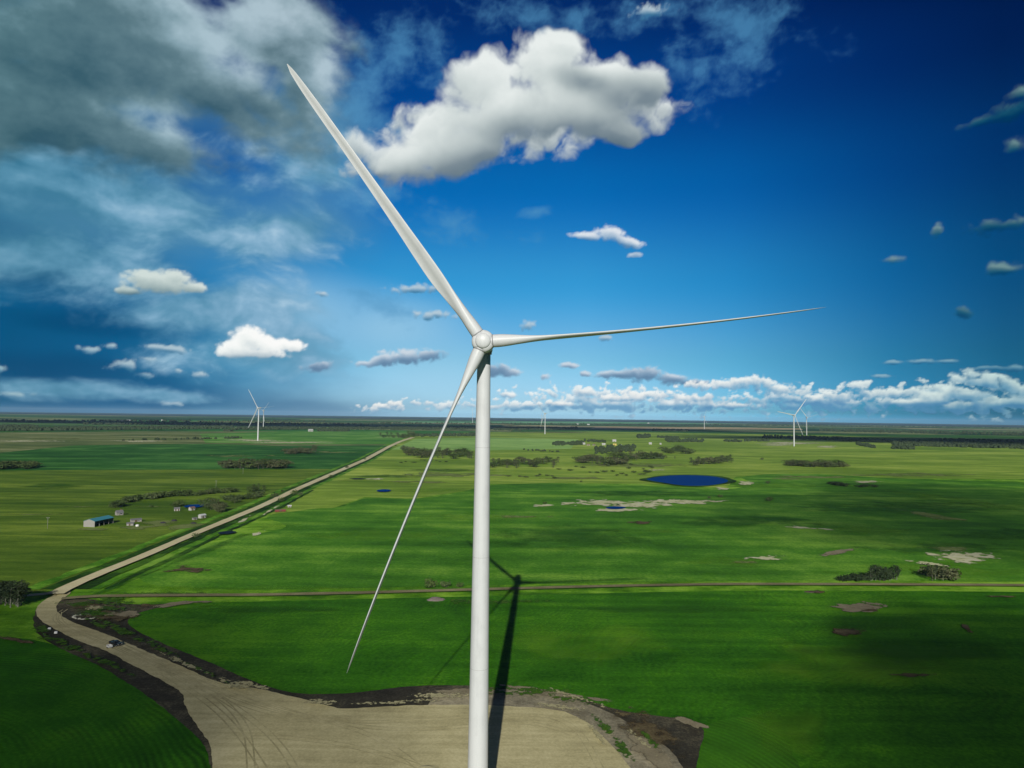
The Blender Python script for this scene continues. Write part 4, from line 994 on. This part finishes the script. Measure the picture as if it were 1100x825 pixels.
grove([(408, 471), (428, 471), (447, 470.5)], 14, 13, ['broad', 'poplar'], [leafA], 'dark tree in the row where the gravel road ends, left part', 'row at the end of the road, left part', 21, 2.5)
# right grove beyond the track
grove([(934, 624.5), (948, 625), (964, 624)], 14, 8.2, ['poplar', 'broad'], leafD, 'dark upright poplar in the clump beyond the dirt track at right', 'dark poplars beyond the track at right', 22, 2, None, .9)
grove([(902, 625), (918, 624.5), (932, 624)], 9, 4.5, ['bush'], leafD, 'low dark bush tapering left from the dark poplars beyond the track', 'low bushes left of the dark poplars', 23, 1.5, cat='bush')
grove([(994, 624), (1010, 624.5), (1028, 624)], 11, 7, ['poplar', 'bush'], [leafD, leafC], 'bare-branched dark tree at the near rim of the pale rough patch at right', 'trees at the pale rough patch', 24, 5)
grove([(892, 521), (905, 523), (945, 524.5)], 8, 4, ['bush'], leafD, 'dark bush in the short row in the far right crop', 'bushes in the far right crop', 25, 1, cat='bush')
grove([(600, 505), (650, 511), (690, 513), (700, 506), (640, 502)], 26, 2.6, ['bush'], [leafA, leafB], 'small shrub dotting the rough pasture left of and above the blue pond', 'shrubs dotting the pasture above the blue pond', 31, 4, cat='bush')
grove([(430, 498), (455, 497), (482, 498)], 10, 1.9, ['bush'], leafA, 'tiny shrub scattered in the pasture below the grove left of the tower', 'shrubs below the grove left of the tower', 32, 2, cat='bush')
grove([(540, 515), (580, 512), (600, 516)], 8, 2.2, ['bush'], leafB, 'small shrub along the meadow edge right of the main tower', 'shrubs right of the main tower', 33, 3, cat='bush')
TREE_THINGS = NTREE[0]

# far woods: one mass of crowns
def wood(px_poly_rows, n, h, seed, leaf):
    rng = random.Random(seed); bm = bmesh.new()
    for (x0, y0, x1, y1, dep, cnt, hh) in px_poly_rows:
        for _ in range(cnt):
            f = rng.random(); x = x0 + (x1 - x0) * f; y = y0 + (y1 - y0) * f - rng.random() * dep
            p = gp(x, max(y, 452.3)); H_ = hh * rng.uniform(.6, 1.15); w = H_ * rng.uniform(.45, .9)
            k = 6; a0 = rng.uniform(0, 6)
            base = [bm.verts.new((p.x + math.cos(a0 + 6.283 * i / k) * w * rng.uniform(.7, 1.1), p.y + math.sin(a0 + 6.283 * i / k) * w, rng.uniform(.1, .25) * H_)) for i in range(k)]
            mid = [bm.verts.new((v.co.x * .8 + p.x * .2 + rng.uniform(-.1, .1) * w, v.co.y * .8 + p.y * .2, H_ * rng.uniform(.6, .85))) for v in base]
            top = bm.verts.new((p.x + rng.uniform(-.2, .2) * w, p.y, H_)); low = [bm.verts.new((v.co.x * .6 + p.x * .4, v.co.y * .6 + p.y * .4, 0)) for v in base]
            for i in range(k):
                j = (i + 1) % k; bm.faces.new((base[i], base[j], mid[j], mid[i])); bm.faces.new((mid[i], mid[j], top)); bm.faces.new((low[i], low[j], base[j], base[i]))
    o = mesh_obj('woodland', bm, leaf); o['kind'] = 'stuff'
    return o
W1 = [(-120, 463.6, 40, 462.8, 5, 900, 13), (40, 462.8, 250, 460.6, 2.4, 900, 12), (90, 456.5, 420, 456.2, 1.4, 500, 13), (250, 462, 440, 461.5, 2.0, 700, 12), (-100, 453.5, 350, 453.6, 1.6, 500, 15),
      (420, 462, 520, 460.8, 2.2, 420, 13), (447, 469.5, 512, 468.5, 2, 150, 11), (240, 463.5, 250, 463.5, .8, 40, 10), (340, 463.5, 375, 463.6, 1.2, 80, 11), (125, 474, 260, 471, .5, 40, 8),
      (530, 462.3, 620, 461.8, 2.4, 500, 12), (594, 479, 626, 478, 2.6, 90, 9), (628, 474.5, 650, 476, 2, 50, 8), (640, 488, 682, 485, 6, 120, 10), (690, 493, 712, 493.5, 2, 50, 6), (684, 471, 698, 470.5, 2, 50, 14), (706, 470.5, 729, 471.5, 1.2, 60, 10),
      (715, 475, 756, 475.2, 3, 120, 9), (778, 474.8, 797, 475, 1.2, 50, 9), (799, 474.3, 826, 474.3, 1.6, 60, 9), (700, 463, 740, 464, 1.6, 150, 12), (920, 478, 940, 482, 2, 60, 9), (958, 482.5, 982, 483, 2, 60, 9),
      (880, 463.5, 1180, 469.5, 2.6, 900, 13), (960, 479, 1200, 485, 4.5, 1000, 11), (900, 474, 1000, 477, 2, 260, 11), (760, 457, 1150, 461, 1.2, 600, 14), (400, 455, 900, 458, 1.0, 500, 14), (820, 471, 920, 474, 3, 260, 10), (1000, 474, 1200, 478, 2, 300, 11), (560, 484, 600, 486, 1, 20, 5), (545, 463.5, 560, 463.5, .8, 20, 6)]
wood(W1, 0, 0, 5, leafD)
# ------------------------------------------------------------------ buildings
wallw = simple('white_siding', (.44, .44, .42), .7, .06); wallg = simple('weathered_boards', (.30, .29, .27), .9, .3, 1.5); roofb = simple('turquoise_roof', (.05, .26, .33), .4, .1)
roofg = simple('grey_roof', (.16, .16, .17), .7, .15); roofr = simple('brown_roof', (.20, .12, .09), .8, .15); roofw = simple('pale_metal_roof', (.60, .61, .62), .35, .05)
glass = simple('window_glass', (.03, .04, .05), .1); doorm = simple('brown_door', (.12, .08, .05), .6); darkin = simple('dark_inside', (.02, .02, .02), .9)
yelm = simple('yellow_siding', (.62, .50, .14), .7, .08); redm = simple('rusty_red_steel', (.20, .045, .035), .7, .25, .5); blackm = simple('black_paint', (.012, .014, .02), .25); tyre = simple('tyre_rubber', (.015, .015, .015), .85)
chrome = simple('bare_steel', (.45, .45, .46), .3, .05, 1, .9); redl = simple('tail_light_red', (.4, .01, .01), .3); whitep = simple('white_plastic', (.75, .75, .73), .4, .03)
def house(name, label, cat, p, rz, L, Wd, H, rise, wmat, rmat, doors=1, wins=3, group=None, open_front=False, chimney=False):
    t = thing(name, label, cat, (p.x, p.y, 0), rz, group)
    if L < 12 and p.y < 900: L *= .8; Wd *= .8; H *= .85; rise *= .85
    bm = bmesh.new(); x, y = L / 2, Wd / 2; w = .18
    if open_front:
        box(bm, -x, x, y - w, y, 0, H); box(bm, -x, -x + w, -y, y - w, 0, H); box(bm, x - w, x, -y, y - w, 0, H)
        for k in range(5): px_ = -x + w + (L - 2 * w) * k / 4; box(bm, px_ - .12, px_ + .12, -y + .002, -y + .24, 0, H)
        box(bm, -x + w + .3, x - w - .3, -y + .25, y - w - .01, .0, .04)
    else:
        box(bm, -x, x, -y, y, 0, H)
    # gables
    for sx in (-x, x):
        a = bm.verts.new((sx, -y, H)); b = bm.verts.new((sx, y, H)); c = bm.verts.new((sx, 0, H + rise)); bm.faces.new((a, b, c) if sx > 0 else (a, c, b))
    mesh_obj('wall', bm, wmat, t)
    bm = bmesh.new(); ov = .35; th = .12
    for s in (-1, 1):
        sl = rise / y; yo = s * (y + ov); zo = H - ov * sl
        v = [(-x - ov, 0, H + rise), (x + ov, 0, H + rise), (x + ov, yo, zo), (-x - ov, yo, zo)]
        lo = [bm.verts.new((a, b, c + .03)) for a, b, c in v]; hi = [bm.verts.new((a, b, c + .03 + th)) for a, b, c in v]
        bm.faces.new(hi if s < 0 else hi[::-1]); bm.faces.new(lo[::-1] if s < 0 else lo)
        for i in range(4): j = (i + 1) % 4; bm.faces.new((lo[i], lo[j], hi[j], hi[i]))
    bmesh.ops.recalc_face_normals(bm, faces=bm.faces[:])
    ro = mesh_obj('roof', bm, rmat, t)
    if chimney:
        bm = bmesh.new(); box(bm, x * .4, x * .4 + .7, -.35, .35, H + rise * .6, H + rise + .9); mesh_obj('chimney', bm, roofr, ro)
    for k in range(doors):
        xx = (-x + L * (k + .5) / max(1, doors)) if doors > 1 else -x * .1
        dw = min(1.1, L * .1) if cat == 'house' else min(3.0, L * .25)
        bm = bmesh.new(); box(bm, xx - dw / 2, xx + dw / 2, -y - .06, -y - .003, .02, min(H * .85, 2.1 if cat == 'house' else 3)); mesh_obj('door', bm, doorm, t)
    for k in range(wins):
        xx = -x + L * (k + .5) / wins
        if doors and abs(xx - (-x * .1)) < 1.3: xx += 1.6
        fr = bmesh.new(); box(fr, xx - .65, xx + .65, -y - .07, -y - .003, H * .38, H * .80); f = mesh_obj('window', fr, whitep, t)
        gl = bmesh.new(); box(gl, xx - .55, xx + .55, -y - .09, -y - .073, H * .42, H * .76); mesh_obj('pane', gl, glass, f)
    return t
def facing(p): return -math.atan2(p.x, p.y)          # long side square to the viewer
# farmstead on the left
p = gp(106, 564)
house('open_shed', 'long grey board shed with turquoise roof, alone at the left end of the farmstead', 'shed', p, facing(p) + R(52), 21, 9.5, 4.6, 1.6, wallg, roofb, 0, 0, None, True)
p = gp(128, 553.3); house('old_house', 'small weathered house with grey roof behind the turquoise-roofed shed', 'house', p, facing(p) + R(20), 6.5, 5.5, 2.8, 2.2, wallg, roofg, 1, 2, None, False, True)
p = gp(130, 544.2); house('small_shed', 'tiny white shed under the trees above the old house', 'shed', p, facing(p), 3, 3, 2.2, .8, wallw, roofg, 1, 0)
p = gp(146, 560.5); house('board_shed', 'long low weathered shed with collapsed grey roof in the middle of the farmstead', 'shed', p, facing(p) + R(15), 9.5, 5, 2.3, .9, wallg, roofg, 1, 1)
p = gp(140, 564.5); house('board_shed', 'small weathered shed at the lower left of the collapsed long shed', 'shed', p, facing(p) - R(10), 6, 4, 2.2, .7, wallg, roofg, 1, 0)
p = gp(190, 548.8); house('cabin', 'grey cabin with pale front, left one of the two cabins near the farm pond', 'cabin', p, facing(p) + R(8), 5.5, 4, 2.6, 1.2, wallw, roofg, 2, 0)
p = gp(206, 548.2); house('cabin', 'reddish grey cabin with white end, right one of the two near the farm pond', 'cabin', p, facing(p) + R(35), 5.5, 4.2, 2.8, 1.1, wallw, roofr, 1, 1)
p = gp(217, 556.5); house('white_shed', 'bright white shed beside the gravel road, next to the broad grey trees', 'shed', p, facing(p) + R(40), 6.5, 4.2, 3.0, 1.0, wallw, roofw, 1, 1)
p = gp(209, 558.4); house('small_shed', 'low grey lean-to left of the bright white shed', 'shed', p, facing(p) + R(30), 4, 3, 1.8, .5, wallg, roofg, 1, 0)
# boxcar body, trailer, tanks
def boxcar(label, p, rz, L, H, mat):
    t = thing('boxcar', label, 'boxcar', (p.x, p.y, 0), rz)
    bm = bmesh.new(); box(bm, -L / 2, L / 2, -1.4, 1.4, .5, H); mesh_obj('body', bm, mat, t)
    bm = bmesh.new(); rings(bm, [(-L / 2 - .1, 1.5, .32, 0, 0), (L / 2 + .1, 1.5, .32, 0, 0)], 20); bmesh.ops.transform(bm, matrix=Matrix.Translation((0, 0, H)) @ Matrix.Rotation(R(90), 4, 'Y') @ Matrix.Rotation(R(90), 4, 'Z'), verts=bm.verts[:]); mesh_obj('roof', bm, roofr, t)
    bm = bmesh.new(); box(bm, -1.2, 1.2, -1.46, -1.403, .6, H - .2); mesh_obj('sliding_door', bm, doorm, t)
    bm = bmesh.new()
    for s in (-1, 1): box(bm, s * L * .36 - .25, s * L * .36 + .25, -1.2, 1.2, 0, .497)
    mesh_obj('skid', bm, doorm, t); return t
p = gp(301, 550); boxcar('dark red railway car body lying in the grass right of the gravel road', p, facing(p) + R(6), 9.5, 2.2, redm)
def tank(label, p, r_, h, mat=None, cat='tank'):
    t = thing('storage_tank', label, cat, (p.x, p.y, 0))
    bm = bmesh.new(); rings(bm, [(0, r_), (h * .82, r_), (h * .9, r_ * .8), (h, r_ * .25)], 20); mesh_obj('shell', bm, mat or whitep, t, True)
    bm = bmesh.new(); rings(bm, [(h, r_ * .25), (h + .12, r_ * .25)], 12); mesh_obj('lid', bm, seam, t); return t
def heap(name, label, cat, p, rx, ry, h, mat, rz=0, seed=1):
    bm = bmesh.new(); bmesh.ops.create_icosphere(bm, subdivisions=3, radius=1)
    for v in bm.verts:
        n = noise.noise(v.co * 1.7 + Vector((seed, 0, 0))) * .28 + noise.noise(v.co * 5 + Vector((seed, 3, 0))) * .12
        v.co = Vector((v.co.x * rx * (1 + n), v.co.y * ry * (1 + n), max(-.05, v.co.z * h * (1 + n))))
    o = mesh_obj(name, bm, mat); o.location = (p.x, p.y, 0); o.rotation_euler = (0, 0, rz); return tag(o, label, cat)
heap('stone_pile', 'brownish pile of field stones beside the dirt track, left of the main tower', 'stone pile', gp(468, 645), 4.2, 2.4, 1.5, simple('field_stone', (.17, .14, .13), .9, .5, 1.2), .1, 4)
heap('earth_mound', 'low sandy mound at the bottom edge of the gravel pad, left of the main tower', 'mound', gp(460, 829), 3.4, 3.0, .9, padm, .3, 9)
heap('soil_heap', 'small dark soil heap in the crop just below the dirt track at right', 'soil heap', gp(874, 636.5), 5, 1.6, .8, simple('dark_heap', (.08, .06, .05), .9), 0, 5)
for i, (x, y, lb) in enumerate([(175, 562.5, 'dark round heap at the right end of the farmstead yard'), (187, 560, 'second dark heap further right beyond the farmstead yard'), (208, 563, 'dark scrap heap in the grass below the grey lean-to')]):
    heap('scrap_heap', lb, 'heap', gp(x, y), 2.6, 1.6, 1.6, simple('scrap', (.03, .03, .035), .8), 0, i + 11)
p = gp(311, 545); house('small_shed', 'small grey hut with pale roof right of the gravel road, above the red car body', 'hut', p, facing(p), 4, 3, 1.8, .7, wallg, roofw, 1, 0)
tank('white tank in the middle of the farmstead, right of the collapsed shed', gp(147.5, 566), 1.3, 2.0)
# rocks: pale ring of stones inside the road bend, two white stones on its outer verge
rng = random.Random(3); stone = simple('pale_stone', (.42, .42, .34), .9, .2, 2)
def rock(name, label, cat, p, s, mat, group=None, seed=0):
    bm = bmesh.new(); bmesh.ops.create_icosphere(bm, subdivisions=2, radius=1)
    for v in bm.verts:
        n = 1 + noise.noise(v.co * 1.3 + Vector((seed * 3.1, 0, 0))) * .5; v.co = Vector((v.co.x * s * n, v.co.y * s * n * .8, max(-.08, v.co.z * s * .62 * n)))
    o = mesh_obj(name, bm, mat); o.location = (p.x, p.y, 0); return tag(o, label, cat, group)
for i in range(34):
    a = 2 * math.pi * i / 34; x = 90.5 + math.cos(a) * 11.5; y = 663 + math.sin(a) * 2.4
    rock('stone', 'pale stone in the oval ring of stones inside the road bend', 'stone', gp(x + rng.uniform(-.5, .5), y + rng.uniform(-.25, .25)), rng.uniform(.35, .85), stone, 'stones of the oval ring inside the road bend', i)
for i, (x, y, lb) in enumerate([(53, 676.6, 'white block on the outer verge of the road bend, upper left of the two'), (60, 680.6, 'white block on the outer verge of the road bend, lower right of the two')]):
    t = thing('marker_block', lb, 'marker', (*gp(x, y)[:2], 0), R(20))
    bm = bmesh.new(); box(bm, -.55, .55, -.4, .4, 0, .9); bmesh.ops.bevel(bm, geom=bm.edges[:], offset=.08, segments=2, affect='EDGES'); mesh_obj('block', bm, whitep, t)
    bm = bmesh.new(); box(bm, -.6, .6, -.45, .45, -.02, .1); mesh_obj('base', bm, conc, t)
# poles in the pasture
def pole(label, p, h, group=None):
    t = thing('utility_pole', label, 'utility pole', (p.x, p.y, 0), R(20), group)
    bm = bmesh.new(); rings(bm, [(-.2, .16), (h, .11)], 10); mesh_obj('post', bm, wallg, t, True)
    bm = bmesh.new(); box(bm, -1.1, 1.1, -.08, .08, h - .75, h - .6); c = mesh_obj('crossarm', bm, wallg, t)
    for x in (-.95, 0, .95):
        bm = bmesh.new(); rings(bm, [(h - .6, .05), (h - .4, .07), (h - .35, .03)], 8); o = mesh_obj('insulator', bm, whitep, c, True); o.location = (x, 0, 0)
pole('lone utility pole in the olive pasture left of the farmstead', gp(51, 568), 9)
pole('utility pole above the farm tree line', gp(232, 524), 9)
pole('utility pole in the left pasture near the windbreak', gp(261, 509), 9)
# far farm in the middle distance
FF = 'buildings of the distant farm right of the tower'
def far_house(px, py, L, H, label, wm=wallw, rm=roofw, cat='house', rz=0, name='farm_house'):
    p = gp(px, py); house(name, label, cat, p, facing(p) + rz, L, L * .6, H, L * .16, wm, rm, 1, 2 if cat == 'house' else 0)
far_house(333.6, 463.6, 22, 9, 'white farm building far beyond the left crop field, beside a dark wood', rz=R(30))
far_house(627, 477.6, 9, 5, 'white house at the left end of the distant farm right of the tower', rz=R(20))
far_house(632, 478.6, 10, 3.5, 'low greyish shed between the two left white houses of the distant farm', wallg, roofr, 'shed', 0, 'farm_shed')
far_house(638, 478.6, 8, 3.5, 'small brown shed beside the second white house of the distant farm', wallg, roofr, 'shed', R(40), 'farm_shed')
far_house(648.5, 478.2, 11, 4.5, 'second white house from the left in the distant farm')
far_house(659.7, 474.6, 14, 6.5, 'large white barn, highest building of the distant farm', cat='barn', name='barn', rz=R(15))
far_house(660.5, 478.4, 11, 4, 'yellow building below the large white barn of the distant farm', yelm, yelm, 'shed', 0, 'farm_shed')
far_house(666.8, 479.2, 7, 4, 'small cream shed at the right of the yellow farm building', yelm, roofw, 'shed', 0, 'farm_shed')
far_house(698.6, 477.4, 10, 5, 'left one of two isolated white houses right of the distant farm')
far_house(709.6, 477.6, 6, 4.5, 'right one of two isolated white houses right of the distant farm')
for i, (x, y, lb) in enumerate([(131, 452.6, 'far pale bins on the left horizon, left group'), (138, 452.3, 'far pale bins on the left horizon, second group'), (175, 452, 'tiny white farm building on the left horizon'), (620, 456, 'far pale yard buildings on the plain right of the tower, left'), (632, 456.5, 'far pale yard buildings on the plain right of the tower, right'), (696.5, 455, 'tiny white farm building far beyond the brown field')]):
    p = gp(x, y); house('far_barn', lb, 'barn', p, facing(p), 32, 18, 8, 4, wallw, roofw, 1, 0)

# ------------------------------------------------------------------ pickup truck on the road
def truck(label, p, rz):
    t = thing('pickup_truck', label, 'pickup truck', (p.x, p.y, .2), rz)
    bm = bmesh.new()
    def prism(prof, w0, w1, zsplit):
        """side profile (x, z) widened to +-w; narrower above zsplit"""
        L_ = [[bm.verts.new((x, s * (w0 if z < zsplit else w1), z)) for x, z in prof] for s in (-1, 1)]
        n = len(prof)
        for i in range(n): j = (i + 1) % n; bm.faces.new((L_[0][i], L_[0][j], L_[1][j], L_[1][i]))
        bm.faces.new(L_[0][::-1]); bm.faces.new(L_[1])
    prism([(-2.75, .45), (2.7, .45), (2.8, .7), (2.75, 1.1), (1.3, 1.22), (1.28, 1.24), (-.55, 1.24), (-.58, 1.15), (-2.75, 1.15)], .98, .95, 1.2)
    bmesh.ops.recalc_face_normals(bm, faces=bm.faces[:]); bmesh.ops.bevel(bm, geom=bm.edges[:], offset=.05, segments=2, affect='EDGES')
    body = mesh_obj('body', bm, blackm, t)
    bm = bmesh.new(); prism([(-.5, 1.243), (1.25, 1.243), (.6, 1.83), (-.35, 1.86)], .92, .72, 1.5)
    bmesh.ops.recalc_face_normals(bm, faces=bm.faces[:]); mesh_obj('cab', bm, blackm, t)
    bm = bmesh.new()
    for s in (-1, 1):
        box(bm, -.35, .72, s * .86 - .02, s * .86 + .02, 1.36, 1.7)
    box(bm, -.52, -.46, -.6, .6, 1.34, 1.72)
    v = [bm.verts.new(q_) for q_ in ((1.2, -.75, 1.32), (1.2, .75, 1.32), (.68, .62, 1.79), (.68, -.62, 1.79))]; bm.faces.new(v)
    mesh_obj('window', bm, glass, t)
    bm = bmesh.new()
    box(bm, -2.68, -.62, -.86, .86, 1.155, 1.17); box(bm, -2.7, -.6, -.97, -.88, 1.173, 1.32); box(bm, -2.7, -.6, .88, .97, 1.173, 1.32); box(bm, -2.78, -2.71, -.97, .97, 1.0, 1.32)
    mesh_obj('cargo_bed', bm, blackm, t)
    for x in (-1.75, 1.75):
        for s in (-1, 1):
            bm = bmesh.new(); rings(bm, [(-.13, .38), (-.1, .41), (.1, .41), (.13, .38)], 24); w = mesh_obj('wheel', bm, tyre, t, True)
            w.matrix_local = Matrix.Translation((x, s * .9, .21)) @ Matrix.Rotation(R(90), 4, 'X')
            bm = bmesh.new(); rings(bm, [(-.15, .2), (.15, .2)], 16); mesh_obj('rim', bm, chrome, w, True)
    for s in (-1, 1):
        bm = bmesh.new(); box(bm, 2.76, 2.83, s * .72 - .16, s * .72 + .16, .78, 1.0); mesh_obj('headlight', bm, whitep, t)
        bm = bmesh.new(); box(bm, -2.83, -2.785, s * .84 - .1, s * .84 + .1, .8, 1.12); mesh_obj('tail_light', bm, redl, t)
        bm = bmesh.new(); box(bm, .75, .95, s * 1.08 - .1, s * 1.08 + .1, 1.25, 1.42); mesh_obj('mirror', bm, blackm, t)
    bm = bmesh.new(); box(bm, 2.82, 2.92, -.9, .9, .48, .66); box(bm, -2.92, -2.8, -.9, .9, .48, .62); mesh_obj('bumper', bm, chrome, t)
    return t
pt = gp(124, 693.5)
truck('black pickup truck parked on the pale gravel road at lower left', pt, R(-28))
# pale utility trailer standing beside the truck
pp = gp(117.6, 696.3); t = thing('utility_trailer', 'small pale trailer standing just left of the black truck on the gravel road', 'trailer', (pp.x, pp.y, .25), R(-40))
bm = bmesh.new(); box(bm, -1.1, 1.1, -.75, .75, .3, .38)
for a in ((-1.1, 1.1, -.75, -.7), (-1.1, 1.1, .7, .75), (-1.1, -1.05, -.69, .69), (1.05, 1.1, -.69, .69)): box(bm, a[0], a[1], a[2], a[3], .383, .95)
mesh_obj('box_body', bm, whitep, t)
bm = bmesh.new(); box(bm, 1.103, 2.1, -.06, .06, .28, .36); mesh_obj('drawbar', bm, seam, t)
for s in (-1, 1):
    bm = bmesh.new(); rings(bm, [(-.09, .3), (.09, .3)], 20); w = mesh_obj('wheel', bm, tyre, t, True); w.matrix_local = Matrix.Translation((0, s * .87, .06)) @ Matrix.Rotation(R(90), 4, 'X')

# ------------------------------------------------------------------ unseen clouds added out of the frame to shade the fields
def shade_cloud(gx, gy, rx, ry, h, H, dens, seed):
    """an unseen cloud volume added so that its shade falls on ground point (gx, gy)"""
    c = Vector((gx, gy, 0)) + SUN_DIR * (H / SUN_DIR.z)
    m = bpy.data.materials.new('shade_cloud_volume'); m.use_nodes = True; T = NT(m.node_tree); T.n.clear()
    out = T.new('ShaderNodeOutputMaterial'); v = T.new('ShaderNodeVolumePrincipled'); v.inputs['Color'].default_value = (.95, .95, .95, 1)
    v.inputs['Density'].default_value = dens; v.inputs['Anisotropy'].default_value = .5; T.l.new(v.outputs[0], out.inputs['Volume'])
    bm = bmesh.new(); bmesh.ops.create_icosphere(bm, subdivisions=4, radius=1)
    for q_ in bm.verts:
        d = q_.co.normalized(); n = noise.fractal(d * 1.6 + Vector((seed * 5.3, 0, 0)), .8, 2.1, 5)
        s = 1 + n * .45
        q_.co = Vector((d.x * rx * s, d.y * ry * s, d.z * h * s * (.6 if d.z < 0 else 1)))
    o = mesh_obj('cloud', bm, m, smooth=True); o.location = c; o['kind'] = 'structure'
    return o
p = gp(60, 790); shade_cloud(p.x - 60, p.y - 10, 130, 90, 60, 700, .0085, 1)  # added to darken the lower left corner of the view
p = gp(1100, 770); shade_cloud(p.x + 30, p.y - 35, 110, 100, 70, 700, .010, 2)  # added to darken the lower right corner of the view
p = gp(1080, 560); shade_cloud(p.x + 100, p.y, 330, 260, 90, 900, .0036, 3)  # added to darken the fields towards the right edge
shade_cloud(-1700, 5350, 3300, 560, 300, 2600, .008, 4)
shade_cloud(2450, 3220, 1500, 500, 250, 2400, .006, 5)
# ------------------------------------------------------------------ air
bm = bmesh.new(); box(bm, -34500, 34500, -34500, 34500, -1.0, 186)
hm = bpy.data.materials.new('haze'); hm.use_nodes = True; T = NT(hm.node_tree); T.n.clear()
out = T.new('ShaderNodeOutputMaterial'); v = T.new('ShaderNodeVolumePrincipled')
v.inputs['Color'].default_value = (.40, .64, .90, 1); v.inputs['Density'].default_value = 1.8e-5; v.inputs['Anisotropy'].default_value = -.25
T.l.new(v.outputs[0], out.inputs['Volume'])
hz = mesh_obj('haze', bm, hm); hz['kind'] = 'stuff'
